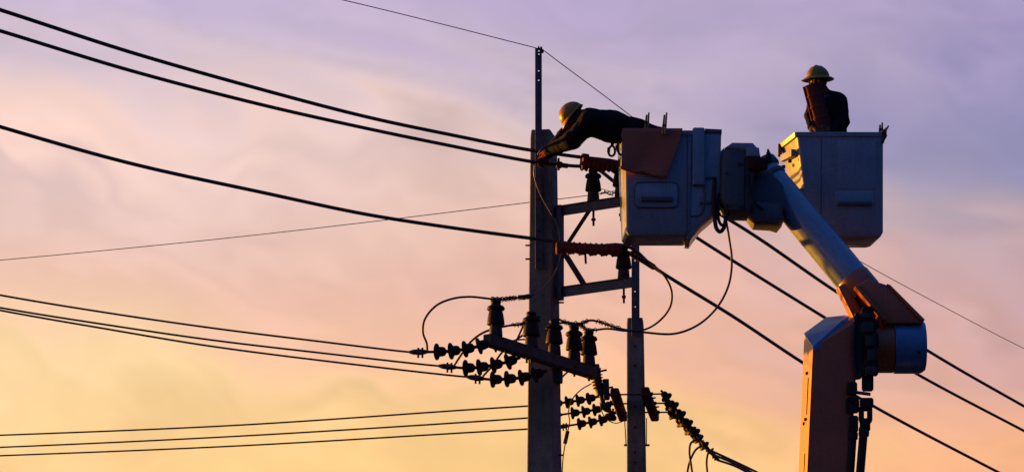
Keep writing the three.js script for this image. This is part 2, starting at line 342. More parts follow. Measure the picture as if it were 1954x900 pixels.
function placePin(src, at, label, turn, s = 1) {
  const o = src.clone(); o.name = numbered('pin_insulator'); o.position.copy(at); o.rotation.y = turn; o.scale.setScalar(s);
  o.userData = { label, category: 'insulator', group: 'pin insulators' }; scene.add(o); return o;
}
const pinShort = makePin(0.15), pinLong = makePin(0.26);
const armPoint = (px, y) => { const q = P(px, 450, armD(px)); q.y = y + 0.054; q.z -= 0.03; return q; };
const pinB = placePin(pinLong, armPoint(1133, armY1), 'brown insulator on the upper side arm holding the red hose', 0.3, 0.94);
const pinA = placePin(pinLong, armPoint(1186, armY1).add(V(0, 0.02, -0.06)), 'brown insulator mostly hidden behind the red blanket bucket', 1.1, 0.94);
const pinC = placePin(pinLong, armPoint(1190, armY2), 'brown insulator on the lower side arm beneath the lit bucket corner', 2, 0.92);
const beamPins = [[946, 'insulator on the free left end of the slanting crossarm'], [1014, 'insulator on the crossarm overlapping the tall pole left edge'], [1058, 'insulator on the crossarm in front of the tall pole right edge'],
  [1096, 'insulator just right of the tall pole, second from the crossarm right end'], [1124, 'insulator nearest the right end of the slanting crossarm']]
  .map(([px, label], i) => placePin(pinShort, onBeam(px).add(V(0, 0.058, 0)), label, i * 0.7));
const pinTop = (o) => o.position.clone().add(V(0, 0.345 * o.scale.x, 0));

// ---------------------------------------------------------------- strain insulator strings
const discGeo = lathe([[0, -0.004], [0.03, -0.004], [0.05, 0.008], [0.07, 0.002], [0.078, 0.008], [0.08, 0.016], [0.074, 0.028], [0.052, 0.036], [0.047, 0.044], [0.046, 0.07], [0.04, 0.092], [0.024, 0.104], [0.016, 0.11], [0.016, 0.14], [0, 0.14]], V(0, 0, 0), V(0, 1, 0), 26, 0.9);
function string(label, pts, tip, mount, s = 1, group = 'strain insulator strings') {   // pts: disc centres from the conductor side, tip: where the conductor is clamped
  const o = thing('strain_insulator', label, 'insulator', group);
  pts.forEach((p, i) => {
    const next = i < pts.length - 1 ? pts[i + 1] : mount, g = mesh('disc', discGeo, M.porcelain, o);
    g.position.copy(p); g.quaternion.setFromUnitVectors(V(0, 1, 0), next.clone().sub(p).normalize()); g.scale.setScalar(s);
  });
  const dir = tip.clone().sub(pts[0]).normalize();
  mesh('link', rod(pts[0], tip.clone().addScaledVector(dir, -0.1), 0.014 * s, 8), M.darkSteel, o);
  mesh('link', rod(pts[pts.length - 1], mount, 0.016 * s, 8), M.darkSteel, o);
  const c = mesh('dead_end_clamp', lathe([[0, 0], [0.014, 0.01], [0.026, 0.05], [0.03, 0.12], [0.022, 0.16], [0.012, 0.19], [0, 0.2]].map(([r, y]) => [r * s, y * s]), tip.clone().addScaledVector(dir, 0.02), dir.clone().negate(), 10), M.darkSteel, o);
  for (const k of [0.075, 0.115]) { const q = tip.clone().addScaledVector(dir, -k * s); mesh('clamp_bolt', rod(q.clone().add(V(0, 0.04 * s, 0)), q.clone().add(V(0, -0.055 * s, 0)), 0.011 * s, 6), M.darkSteel, c); }
  return settle(o);
}
const bm = (px) => onBeam(px);
const S = [
  string('four disc string tied to the crossarm left end, topmost of three', [[830, 671, 30.97], [857, 670, 30.94], [884, 666.5, 30.91], [911, 661, 30.88]].map(PP), P(783, 671.5, 31.02), P(934, 654, 30.86)),
  string('four disc string in the middle of the three left of the tall pole', [[885, 702, 31.39], [911, 701, 31.36], [938, 697, 31.33], [966, 691, 31.3]].map(PP), P(839, 698, 31.44), P(989, 683, 31.27)),
  string('lowest of the three disc strings left of the tall pole', [[937, 724, 31.74], [964, 723, 31.71], [991, 721, 31.68], [1017, 716, 31.65]].map(PP), P(893, 719, 31.79), P(1040, 708, 31.62)),
];
const onK = (t) => K2[0].clone().lerp(K2[1], t).add(V(-0.1, 0, 0)), onF = (t) => F2[0].clone().lerp(F2[1], t).add(V(0.19, 0, 0));
const TS = [
  string('uppermost disc string between the two poles', [[1057, 770, 35.62], [1079, 767.5, 35.6], [1100, 764.5, 35.58], [1121, 761, 35.56]].map(PP), P(1020, 774, 35.66), onK(0.1), 0.86),
  string('middle disc string between the two poles', [[1090, 788, 36.1], [1111, 786, 36.08], [1132, 782, 36.06], [1155, 779, 36.03]].map(PP), P(1050, 794, 36.15), onK(0.45), 0.86),
  string('lowest disc string between the two poles', [[1103, 809, 36.6], [1124, 806, 36.57], [1144, 802, 36.55], [1165, 797.5, 36.52]].map(PP), P(1064, 815, 36.65), onK(0.8), 0.86),
];
const down = (t, a, b) => { const m = onF(t), n = PP(b), f = PP(a); return [0.62, 0.45, 0.28, 0.11].map((k) => m.clone().lerp(n, k + 0.1)).concat([m, n]); };
const RS = [['upper of three overlapping disc strings sloping down right of the thin pole', 0.1, [1268, 750], [1352, 857, 35.85]], ['middle of three overlapping disc strings sloping down right of the thin pole', 0.45, [1270, 771], [1359, 866, 36.3]], ['lower of three overlapping disc strings sloping down right of the thin pole', 0.8, [1280, 792], [1372, 878, 36.75]]]
  .map(([label, t, a, b]) => { const m = onF(t), n = PP(b); return [label, m, n, string(label, [0.72, 0.56, 0.4, 0.24, 0.08].map((k) => m.clone().lerp(n, k)), n, m, 0.82)]; });

// ---------------------------------------------------------------- wires
function wire(name, label, pts, r, m = M.cable, group, seg) { return single(name, label, 'wire', tube(pts, r, seg || 24 * pts.length, 8), m, group); }
const cover = 'covered conductors';
const lA = level(1010, 287, 31.48), lB = level(1020, 308, 31.55), lC = level(1065, 459, 31.5);
const topB = pinTop(pinB).add(V(0, 0.012, 0)), topA = pinTop(pinA).add(V(0, 0.012, 0)), topC = pinTop(pinC).add(V(0, 0.012, 0));
const rA = level(1186, 309, -topA.z), rB = level(1133, 325, -topB.z), rC = level(1190, 476, -topC.z);
wire('conductor', 'thick black conductor at the very top left, running under the red hose', [lA(-500, -150), lA(-250, -60), lA(0, 19), lA(250, 100), lA(500, 171), lA(700, 223), lA(860, 257), lA(1010, 286), P(1110, 300, 31.53), topA, rA(1395, 421, 0.95), rA(1590, 552, 0.95), rA(1780, 674, 0.95), rA(1954, 774, 0.95), rA(2300, 965, 0.95)], 0.0185, M.cable, cover, 240);
wire('conductor', 'thick black conductor second from the top left, spliced beside the tall pole', [lB(-500, -100), lB(-250, -16), lB(0, 59), lB(250, 135), lB(500, 200), lB(700, 245), lB(860, 278), lB(1020, 309), P(1085, 316, 31.6), topB, rB(1177, 350, 0.95), rB(1325, 450, 0.95), rB(1575, 606, 0.95), rB(1745, 710, 0.95), rB(1954, 821, 0.95), rB(2300, 1000, 0.95)], 0.018, M.cable, cover, 240);
wire('conductor', 'thick black conductor third from the top left, entering the ribbed red cover', [lC(-500, 84), lC(-250, 166), lC(0, 242), lC(250, 312), lC(500, 367), lC(700, 409), lC(860, 434), lC(1010, 454), P(1065, 461, 31.52), P(1125, 470, 31.54), topC, rC(1250, 511, 0.95), rC(1400, 604, 0.95), rC(1533, 692, 0.95), rC(1665, 773, 0.95), rC(1905, 900, 0.95), rC(2200, 1050, 0.95)], 0.018, M.cable, cover, 240);
single('splice_sleeve', 'short sleeve on the conductor sloping away below the bucket', 'sleeve', tube([rC(1206, 484, 0.95), rC(1228, 497, 0.95), rC(1247, 509, 0.95)], 0.03, 12, 10), M.cable);
single('splice_connector', 'small bolted connector on the second conductor right of the tall pole', 'connector', (() => { const a = P(1062, 313, 31.57), b = P(1072, 315, 31.58); return mergeGeometries([rod(a, b, 0.034, 10), rod(a.clone().add(V(0.02, -0.06, 0)), a.clone().add(V(0.02, 0.06, 0)), 0.012, 8), rod(b, b.clone().add(V(0.06, -0.008, 0)), 0.024, 10)]); })(), M.darkSteel);
const dd = [[[0, 563, 30.9], [200, 596, 31.0], [400, 625, 31.0], [600, 650, 31.05]], [[0, 587, 31.2], [200, 619, 31.3], [400, 648, 31.45], [620, 674, 31.45]], [[0, 592, 31.5], [200, 627, 31.6], [400, 660, 31.75], [650, 692, 31.78]]];
const clampOf = [[783, 671.5, 31.02], [839, 698, 31.44], [893, 719, 31.79]];
['upper of three thin wires meeting the disc strings left of the pole', 'middle of three thin wires meeting the disc strings left of the pole', 'lower of three thin wires meeting the disc strings left of the pole'].forEach((label, i) => {
  const p = dd[i], a = p[0], b = p[1], q = [2 * a[0] - b[0] - 40, 2 * a[1] - b[1] - 14, 2 * a[2] - b[2]];
  const c = clampOf[i]; wire('line_wire', label, [[q[0] - 240, q[1] - 48, q[2] - 0.1], q, ...p, c, [c[0] + 22, c[1] + 0.8, c[2] - 0.06]].map(PP), 0.0098, M.copperish, 'wires to the left disc strings', 120);
});
const ee = [[[0, 830], [450, 811], [900, 781], [1020, 773.5]], [[0, 853], [450, 832], [900, 804.5], [1050, 794]], [[0, 869], [450, 850.5], [900, 824.5], [1064, 815]]];
['upper of three thin wires crossing low behind the tall pole', 'middle of three thin wires crossing low behind the tall pole', 'lowest wire in the lower left corner, passing behind the tall pole'].forEach((label, i) => {
  const p = ee[i].map(([x, y], k) => P(x, y, [39.2, 37.7, 36.1, 35.66][k] + i * 0.49));
  wire('line_wire', label, [P(-420, ee[i][0][1] + 14, 40.6 + i * 0.4), ...p], 0.0098, M.copperish, 'low wires to the thin pole', 100);
});
const g1 = level(1034, 95, 31.79);
wire('earth_wire', 'hair thin wire over the mast tip, sloping down behind both buckets', [g1(300, -70), g1(500, -34), g1(655, 0), g1(840, 45), g1(980, 80.5), g1(1024, 91.5), g1(1034, 94), g1(1044, 101), g1(1070, 120.5), g1(1140, 172.5), g1(1235, 243), g1(1440, 377), g1(1645, 500), g1(1800, 584), g1(1954, 664), g1(2300, 830)], 0.0046, M.cable, 'thin earth wires', 160);
wire('earth_wire', 'hair thin wire crossing under the third conductor toward the bucket', [P(-400, 530, 40), P(0, 496, 39.2), P(235, 474, 38.6), P(470, 450, 38), P(740, 419, 37.2), P(1010, 386, 36.5), P(1120, 373, 36.15), P(1175, 364, 36), P(1212, 359, 35.85)], 0.0046, M.cable, 'thin earth wires', 100);
single('wire_grip', 'small twisted grip on the thin wire beside the bucket', 'wire grip', (() => { const c = curveOf([P(1146, 371, 36.05), P(1156, 366, 36.05), P(1166, 371, 36.02), P(1176, 365, 36)]); return mergeGeometries([new THREE.TubeGeometry(c, 30, 0.006, 6), helix(c, 0.05, 0.95, 0.016, 5, 0.004), rod(P(1148, 360, 36.05), P(1174, 368, 36.02), 0.004, 6)].map((g) => { g.deleteAttribute('uv'); return g.index ? g.toNonIndexed() : g; })); })(), M.darkSteel);

const T0 = beamPins.map((o) => pinTop(o).add(V(0, 0.008, 0)));
function jumper(label, pts, r, m, ties = []) {
  const c = curveOf(pts), o = thing('jumper_wire', label, 'wire', 'jumper wires');
  mesh('cable', tubeOn(c, r, pts.length * 14, 8), m, o);
  for (const [t0, t1, turns] of ties) mesh('tie_wire', helix(c, t0, t1, r + 0.008, turns, 0.0045), m, o);
  return settle(o);
}
jumper('looped jumper wire arching over the left end insulator', [[815, 671, 31.2], [814, 655, 31.15], [807, 635, 31.1], [810, 610, 31.05], [832, 583, 31], [862, 570, 30.97], [895, 566, 30.95]].map(PP).concat([T0[0], P(985, 568, 31.28), P(1006, 566, 31.45), P(1018, 562, 31.6)]), 0.0105, M.cable, [[0.68, 0.8, 14], [0.82, 0.93, 16]]);
jumper('grey bare wire curving down the face of the tall pole', [[1020, 316, 31.52], [1019, 332, 31.55], [1024, 352, 31.6], [1036, 380, 31.68], [1052, 408, 31.72], [1064, 432, 31.75], [1069, 462, 31.76], [1069, 490, 31.76], [1058, 522, 31.72], [1040, 546, 31.66], [1018, 562, 31.6]].map(PP), 0.006, M.bare);
jumper('jumper wire climbing from the middle left string to the pole', [[868, 695, 31.65], [879, 678, 31.6], [898, 652, 31.5], [925, 633, 31.42], [965, 622, 31.45], [1000, 617, 31.6], [1014, 606, 31.7], [1030, 604, 31.78]].map(PP), 0.0105, M.cable, [[0.62, 0.85, 10]]);
jumper('jumper wire climbing from the lowest left string behind the crossarm', [[922, 717, 31.98], [940, 697, 31.9], [958, 672, 31.85], [985, 648, 31.82], [1003, 636, 31.82], [1022, 626, 31.84]].map(PP), 0.0105, M.cable);
jumper('short steep lead from the crossarm to the left edge insulator', [[980, 662, 31.6], [990, 640, 31.62], [1001, 616, 31.64], [1006, 606, 31.66]].map(PP), 0.0095, M.cable);
jumper('short level lead behind the left edge insulator', [[972, 651, 31.7], [990, 648, 31.75], [1012, 647, 31.8]].map(PP), 0.008, M.cable);
jumper('largest jumper loop, hanging from the sloping conductor right of the bucket', [P(1064, 608, 32.0), T0[3], ...[[1130, 611, 32.35], [1180, 626, 32.6], [1232, 634, 32.9], [1290, 636, 33.2], [1335, 618, 33.4], [1372, 582, 33.6], [1392, 540, 33.7], [1397, 495, 33.75], [1392, 455, 33.8], [1386, 418, 33.8]].map(PP)], 0.0115, M.cable, [[0.03, 0.16, 12], [0.2, 0.28, 8]]);
jumper('smaller jumper loop hanging under the left bucket from the splice', [P(1064, 616, 32.0), P(1100, 617, 32.15), T0[4], ...[[1160, 627, 32.35], [1195, 631, 32.35], [1232, 628, 32.3], [1262, 609, 32.2], [1280, 583, 32.1], [1282, 556, 32.05], [1271, 530, 32.0], [1250, 508, 32.0], [1226, 493, 32.0]].map(PP)], 0.0105, M.cable, [[0.08, 0.22, 10]]);
jumper('curved lead under the crossarm right of the tall pole', [[1064, 732, 32.1], [1074, 718, 32.1], [1090, 705, 32.1], [1108, 699, 32.1]].map(PP), 0.009, M.cable);
jumper('thin lead dropping from the arrester down beside the tall pole', [[1128, 732, 32.35], [1108, 744, 32.3], [1092, 762, 32.25], [1085, 785, 32.2], [1087, 805, 32.2], [1083, 825, 32.2], [1078, 850, 32.2], [1074, 880, 32.2], [1072, 940, 32.2]].map(PP), 0.006, M.cable);
single('lead_connector', 'small dark connector on the thin lead beside the tall pole', 'connector', rod(P(1083.5, 822, 32.2), P(1078, 846, 32.2), 0.02, 10), M.darkSteel);
jumper('thin wire hooked under the lowest string by the thin pole', [[1145, 768, 35.4], [1150, 788, 35.5], [1160, 801, 35.6], [1176, 807, 35.7], [1188, 804, 35.7]].map(PP), 0.005, M.cable);
// cables that fall away to the right below the overlapping strings
RS.forEach(([, m, n], i) => wire('line_wire', ['upper of three cables bundled at the bottom right of the thin pole', 'middle of three cables bundled at the bottom right of the thin pole', 'lower of three cables bundled at the bottom right of the thin pole'][i],
  [n, P(1400 + i * 4, 879 + i * 6, 36.8 + i * 0.4), P(1450, 903 + i * 6, 37.8 + i * 0.4), P(1560, 960 + i * 10, 41), P(1700, 1030 + i * 10, 44)], 0.0135, M.cable, 'cables below the sloping strings', 60));
[['leftmost drop cable hanging under the sloping strings', [[1330, 838], [1319, 845], [1316, 862], [1319, 885], [1325, 930]]], ['drop cable crossing behind the leftmost one under the sloping strings', [[1346, 848], [1330, 856], [1320, 872], [1313, 895], [1310, 940]]], ['rightmost drop cable hanging under the sloping strings', [[1361, 856], [1353, 862], [1349, 878], [1350, 900], [1354, 945]]]]
  .forEach(([label, p], i) => wire('drop_cable', label, p.map(([x, y], k) => P(x, y, 35.8 + i * 0.35 + k * 0.02)), 0.012, M.cable, 'drop cables', 60));

// arrester hanging from the far end of the crossarm
{
  const o = thing('surge_arrester', 'ribbed dark arrester hanging from the crossarm right end', 'arrester');
  const a = P(1134, 696, 32.4), b = P(1146, 756, 32.42), prof = [[0, 0], [0.05, 0], [0.05, 0.03]];
  for (let k = 0; k < 7; k++) { const y = 0.035 + k * 0.03; prof.push([0.045, y], [0.066 - k * 0.001, y + 0.012], [0.045, y + 0.018]); }
  prof.push([0.04, 0.26], [0.04, 0.3], [0, 0.3]);
  mesh('ribbed_body', lathe(prof, a, b.clone().sub(a), 18, 0.5), M.polymer, o);
  mesh('bracket', mergeGeometries([bar(P(1156, 724, 32.4), P(1158, 762, 32.4), 0.09, 0.06, V(1, 0, 0), 0.008), bar(P(1140, 748, 32.4), P(1160, 744, 32.4), 0.05, 0.05)]), M.darkSteel, o);
  mesh('terminal', rod(P(1160, 740, 32.4), P(1170, 738, 32.4), 0.01, 8), M.darkSteel, o);
  mesh('terminal', rod(P(1148, 752, 32.42), P(1151, 770, 32.42), 0.025, 10), M.darkSteel, o);
  settle(o);
}

// ---------------------------------------------------------------- insulating covers on the conductors
function ribbed(pts, prof, seg, radial, squash = 1, m, name, label, cat) {   // tube whose radius follows prof(t), lower side prof(t, true)
  const c = curveOf(pts), fr = c.computeFrenetFrames(seg), rings = [];
  for (let i = 0; i <= seg; i++) {
    const t = i / seg, p = c.getPointAt(t), tan = c.getTangentAt(t), up = V(0, 1, 0).addScaledVector(tan, -tan.y).normalize(), side = tan.clone().cross(up), r = [];
    for (let k = 0; k < radial; k++) { const a = k / radial * Math.PI * 2, q = prof(t, Math.cos(a)); r.push(p.clone().addScaledVector(up, Math.cos(a) * q).addScaledVector(side, Math.sin(a) * q * squash)); }
    rings.push(r);
  }
  const o = single(name, label, cat, loft(rings, 0.5), m);
  return o;
}
ribbed([P(1110, 307, 31.53), P(1140, 311, 31.57), P(1170, 315, 31.63), P(1200, 319, 31.72)], (t, up) => 0.055 + (t < 0.13 ? 0.022 : 0) + (up < -0.2 ? 0.012 + 0.008 * Math.sin(t * 70) : 0), 90, 20, 0.85, M.redRubber, 'line_hose', 'dark red rubber hose over the conductors left of the bucket', 'line cover');
ribbed([P(1061, 470, 31.5), P(1095, 472, 31.51), P(1130, 474, 31.52), P(1160, 475, 31.53), P(1187, 477, 31.54)], (t, up) => 0.047 + 0.01 * Math.max(0, Math.sin(t * 75)) + (up < 0 ? 0.016 + 0.008 * Math.sin(t * 37) : 0), 160, 20, 0.8, M.redRubber, 'line_cover', 'ribbed red cover lying on the third conductor below the bucket', 'line cover');
single('cover_pin', 'thin stick hanging down from the ribbed red cover', 'pin', rod(P(1117, 482, 31.52), P(1118, 503, 31.52), 0.011, 8), M.darkSteel);

// ---------------------------------------------------------------- bucket truck
const truck = thing('bucket_truck', 'raised bucket truck with two grey buckets on a jointed orange and grey boom', 'bucket truck');
const XZ = (px, py, d) => { const p = P(px, py, d); return [p.x, p.z]; };
const yAt = (py, d) => P(977, py, d).y;
function bucketGeo(top, bottom, y1, y0, r) {   // footprint corners FL, FR, BR, BL
  const mix = (t) => top.map((c, i) => [bottom[i][0] + (c[0] - bottom[i][0]) * t, bottom[i][1] + (c[1] - bottom[i][1]) * t]);
  return loft([ring(mix(0), r, y0, -0.05), ring(mix(0), r, y0 + 0.012, -0.02), ring(mix(0.03), r, y0 + 0.05, 0), ring(mix(0.94), r, y1 - 0.05, 0), ring(mix(0.95), r, y1 - 0.042, 0.018), ring(mix(1), r, y1 - 0.006, 0.02), ring(mix(1), r, y1, 0.012), ring(mix(1), r, y1 - 0.006, -0.022), ring(mix(0.9), r, y1 - 0.08, -0.03), ring(mix(0.05), r, y0 + 0.04, -0.035)].map((a) => a.reverse()), 0.5);
}
const bl = { f: 30.95, b: 31.45 };
{ // left bucket
  const yt = yAt(249, bl.f), yb = yAt(449, bl.f);
  const fl = XZ(1192, 250, bl.f), fr = XZ(1324, 250, bl.f), br = XZ(1322, 270, bl.b), bk = XZ(1177, 270, bl.b);
  const fl0 = XZ(1195, 449, bl.f), fr0 = XZ(1318, 449, bl.f), br0 = XZ(1316, 465, bl.b - 0.06), bk0 = XZ(1186, 465, bl.b - 0.06);
  const b = mesh('bucket', bucketGeo([fl, fr, br, bk], [fl0, fr0, br0, bk0], yt, yb, 0.035), M.fibre, truck); b.userData.label = 'grey bucket with a red blanket over its rim';
  // pressed step panel
  const oval = (x0, y0, x1, y1, r) => { const o = []; for (const [cx, cy, a0] of [[x1 - r, y1 - r, 0], [x0 + r, y1 - r, 90], [x0 + r, y0 + r, 180], [x1 - r, y0 + r, 270]]) for (let k = 0; k <= 4; k++) { const a = (a0 + k * 22.5) * Math.PI / 180; o.push([cx + r * Math.cos(a), cy + r * Math.sin(a)]); } return o; };
  mesh('step_panel', plate(oval(1211, 348, 1294, 395, 9), bl.f - 0.012, 0.02, 0.008), M.fibre, b);
  mesh('step_rim', tubeOn(new THREE.CatmullRomCurve3(oval(1211, 348, 1294, 395, 9).map(([x, y]) => P(x, y, bl.f - 0.012)), true), 0.006, 80, 6), M.fibreDark, b);
  mesh('step_ledge', plate([[1223, 374], [1284, 374], [1284, 383], [1223, 383]], bl.f - 0.045, 0.05, 0.008), M.fibreDark, b);
  // mounting housing on its right
  const m = mesh('bucket_mount', plate([[1318, 249], [1377, 248], [1376, 396], [1370, 400], [1340, 426], [1318, 456], [1310, 455], [1314, 430]], bl.f + 0.02, 0.4, 0.018), M.fibre, truck);
  mesh('mount_column', plate([[1322, 245], [1325, 242.5], [1343, 242.5], [1345.5, 245], [1345.5, 352], [1322, 352]], bl.f - 0.025, 0.06, 0.012), M.fibre, m);
  mesh('mount_cap', plate([[1346, 244.5], [1378, 246], [1378, 254], [1346, 253]], bl.f + 0.005, 0.3, 0.01), M.fibreDark, m);
  mesh('latch', plate([[1340, 337], [1364, 336], [1364, 340], [1340, 341]], bl.f + 0.002, 0.02, 0.004), M.fibreDark, m);
  mesh('latch', plate([[1336, 384], [1362, 383], [1362, 388], [1336, 389]], bl.f + 0.002, 0.02, 0.004), M.fibreDark, m);
  mesh('conduit', tube([P(1345, 356, bl.f + 0.015), P(1343, 398, bl.f + 0.015), P(1336, 410, bl.f + 0.015), P(1316, 412, bl.f + 0.015)], 0.008, 30, 6), M.fibreDark, m);
  mesh('seam', plate([[1311.5, 256], [1313, 256], [1312, 446], [1310.5, 446]], bl.f - 0.006, 0.02, 0.002), M.fibreDark, b);
}
const brk = { f: 31.65, b: 32.12 };
{ // right bucket
  const yt = yAt(252, brk.f), yb = yAt(452, brk.f);
  const top = [XZ(1521, 252, brk.f), XZ(1687, 252, brk.f), XZ(1668, 275, brk.b), XZ(1488, 275, brk.b)];
  const bot = [XZ(1545, 447, brk.f), XZ(1687, 447, brk.f), XZ(1664, 470, brk.b), XZ(1536, 470, brk.b)];
  const b = mesh('bucket', bucketGeo(top, bot, yt, yb, 0.03), M.fibre, truck); b.userData.label = 'grey bucket with its side lit orange';
  mesh('step_panel', plate([[1594, 364], [1668, 364], [1668, 392], [1594, 392]], brk.f - 0.008, 0.02, 0.006), M.fibre, b);
  mesh('front_panel', plate([[1598, 268], [1674, 268], [1674, 360], [1598, 360]], brk.f - 0.005, 0.02, 0.004), M.fibre, b);
  mesh('step_ledge', plate([[1600, 384], [1665, 384], [1665, 391], [1600, 391]], brk.f - 0.035, 0.04, 0.006), M.fibreDark, b);
  mesh('seam', plate([[1567, 262], [1568.5, 262], [1568.5, 440], [1567, 440]], brk.f - 0.005, 0.02, 0.002), M.fibreDark, b);
  // bracket on the lit side
  const s = (t, y) => { const x = 1521 + (1489 - 1521) * t, d = brk.f + (brk.b - brk.f) * t; return P(x - 2, y, d); };
  mesh('side_bracket', bar(s(0.12, 291), s(0.78, 302), 0.05, 0.07, V(0, 1, 0), 0.006), M.fibre, b);
  mesh('corner_block', bar(s(0.95, 276), s(0.95, 297), 0.09, 0.04, V(1, 0, 0), 0.006), M.fibreDark, b);
  for (const [t, y] of [[0.3, 307], [0.68, 318]]) mesh('bolt', rod(s(t, y).add(V(0.01, 0, 0)), s(t, y).add(V(-0.025, 0, 0)), 0.018, 8), M.darkSteel, b);
}
{ // platform head between the buckets
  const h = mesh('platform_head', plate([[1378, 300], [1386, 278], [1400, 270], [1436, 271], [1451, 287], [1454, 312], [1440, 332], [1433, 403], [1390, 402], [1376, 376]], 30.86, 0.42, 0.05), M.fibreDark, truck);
  mesh('head_cover', plate([[1384, 281], [1398, 271], [1437, 271.5], [1450, 285], [1420, 287]], 30.85, 0.3, 0.02), M.fibre, h);
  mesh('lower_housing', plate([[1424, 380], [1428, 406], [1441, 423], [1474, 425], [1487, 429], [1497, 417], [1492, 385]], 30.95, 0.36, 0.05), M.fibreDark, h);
  mesh('side_cover', plate([[1369, 318], [1374, 290], [1383, 280], [1383, 392], [1372, 372]], 31.2, 0.4, 0.012), M.fibre, h);
  mesh('motor_block', plate([[1428, 299], [1446, 297], [1466, 303], [1466, 318], [1446, 324], [1428, 321]], 30.8, 0.12, 0.012), M.redPaint, h);
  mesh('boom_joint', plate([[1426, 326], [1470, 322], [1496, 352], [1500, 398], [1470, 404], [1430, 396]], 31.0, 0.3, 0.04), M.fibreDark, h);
  mesh('junction_box', plate([[1424, 280], [1449, 281], [1452, 298], [1426, 298]], 30.82, 0.1, 0.008), M.fibre, h);
  mesh('seam', plate([[1421, 300], [1423, 300], [1422, 400], [1420, 400]], 30.853, 0.02, 0.002), M.black, h);
  for (const [x, y] of [[1386, 330], [1388, 392], [1414, 394], [1412, 312]]) mesh('bolt', rod(P(x, y, 30.84), P(x, y, 30.87), 0.012, 8), M.darkSteel, h);
  mesh('valve', mergeGeometries([rod(P(1467, 310, 30.84), P(1467, 290, 30.84), 0.03, 12, 0.02), rod(P(1463, 299, 30.84), P(1472, 298, 30.84), 0.012, 8), rod(P(1467, 291, 30.84), P(1466, 284, 30.84), 0.016, 10, 0.008)]), M.black, h);
  mesh('lever', rod(P(1410, 308, 30.85), P(1417, 313, 30.84), 0.008, 6), M.steel, h);
  mesh('rotator_shaft', mergeGeometries([rod(P(1366, 345, 31.15), P(1382, 345, 31.12), 0.11, 20), rod(P(1440, 350, 31.2), P(1530, 380, 31.95), 0.09, 20)]), M.darkSteel, h);
  mesh('hydraulic_hose', tube([[1366, 330, 31.0], [1363, 370, 30.95], [1364, 410, 30.93], [1368, 436, 30.92], [1375, 442, 30.9], [1383, 432, 30.88], [1386, 410, 30.88], [1392, 396, 30.9]].map(PP), 0.02, 60, 10), M.hose, h);
  mesh('hydraulic_hose', tube([[1372, 370, 30.98], [1370, 400, 30.96], [1374, 425, 30.95], [1380, 430, 30.95], [1387, 415, 30.93], [1394, 402, 30.94]].map(PP), 0.015, 50, 10), M.hose, h);
  mesh('hydraulic_hose', tube([[1428, 330, 30.82], [1432, 360, 30.83], [1440, 385, 30.84], [1455, 400, 30.86]].map(PP), 0.016, 40, 8), M.hose, h);
}
const boomA = P(1446, 314, 31.36), boomB = P(1652, 562, 31.05);
{ // upper boom
  const dir = boomB.clone().sub(boomA), l = dir.length(); dir.normalize();
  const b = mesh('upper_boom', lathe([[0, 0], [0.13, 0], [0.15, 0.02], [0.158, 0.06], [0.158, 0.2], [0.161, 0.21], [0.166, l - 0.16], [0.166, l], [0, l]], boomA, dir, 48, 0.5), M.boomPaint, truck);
  mesh('collar', lathe([[0.1, 0.02], [0.176, 0.02], [0.182, 0.03], [0.182, 0.1], [0.176, 0.11], [0.1, 0.11]], boomA, dir, 40), M.fibreDark, b);
  mesh('collar', lathe([[0.1, 0.17], [0.168, 0.17], [0.172, 0.176], [0.172, 0.215], [0.168, 0.22], [0.1, 0.22]], boomA, dir, 40), M.fibreDark, b);
  mesh('end_band', lathe([[0.1, l - 0.2], [0.17, l - 0.2], [0.174, l - 0.19], [0.174, l - 0.02], [0.17, l - 0.01], [0.1, l - 0.01]], boomA, dir, 40), M.orange, b);
}
{ // elbow
  const e = mesh('elbow_housing', plate([[1636, 545], [1658, 532], [1699, 545], [1763, 609], [1760, 616], [1690, 616]], 30.78, 0.42, 0.008), M.orange, truck);
  mesh('flange', plate([[1694, 541], [1700, 543], [1766, 609], [1757, 611]], 30.76, 0.46, 0.004), M.orange, e);
  mesh('flange', plate([[1632, 546], [1637, 543], [1694, 608], [1686, 611]], 30.74, 0.3, 0.004), M.orange, e);
  mesh('rib', plate([[1600, 546], [1612, 540], [1622, 548], [1650, 604], [1630, 607]], 30.95, 0.2, 0.006), M.orange, e);
  mesh('pivot_plate', plate([[1630, 585], [1640, 560], [1662, 572], [1688, 610], [1650, 615]], 31.1, 0.1, 0.006), M.orange, e);
  const a = P(1604, 661, 31.03), b = P(1709, 661, 31.03), c = P(1769, 661, 31.03); b.y = c.y = a.y;
  const dr = mesh('elbow_drum', rod(a, b, 0.247, 48), M.orange, truck);
  mesh('drum_cap', lathe([[0.2, 0], [0.25, 0], [0.254, 0.006], [0.254, c.x - b.x - 0.06], [0.246, c.x - b.x - 0.03], [0.225, c.x - b.x], [0, c.x - b.x]], b.clone().add(V(-0.02, 0, 0)), V(1, 0, 0), 48, 0.5), M.skySheenPaint, dr);  // white end cap, its sky reflection painted in as blue
  mesh('bolt', rod(P(1755, 672, 30.79), P(1755, 672, 30.76), 0.012, 8), M.black, dr);
}
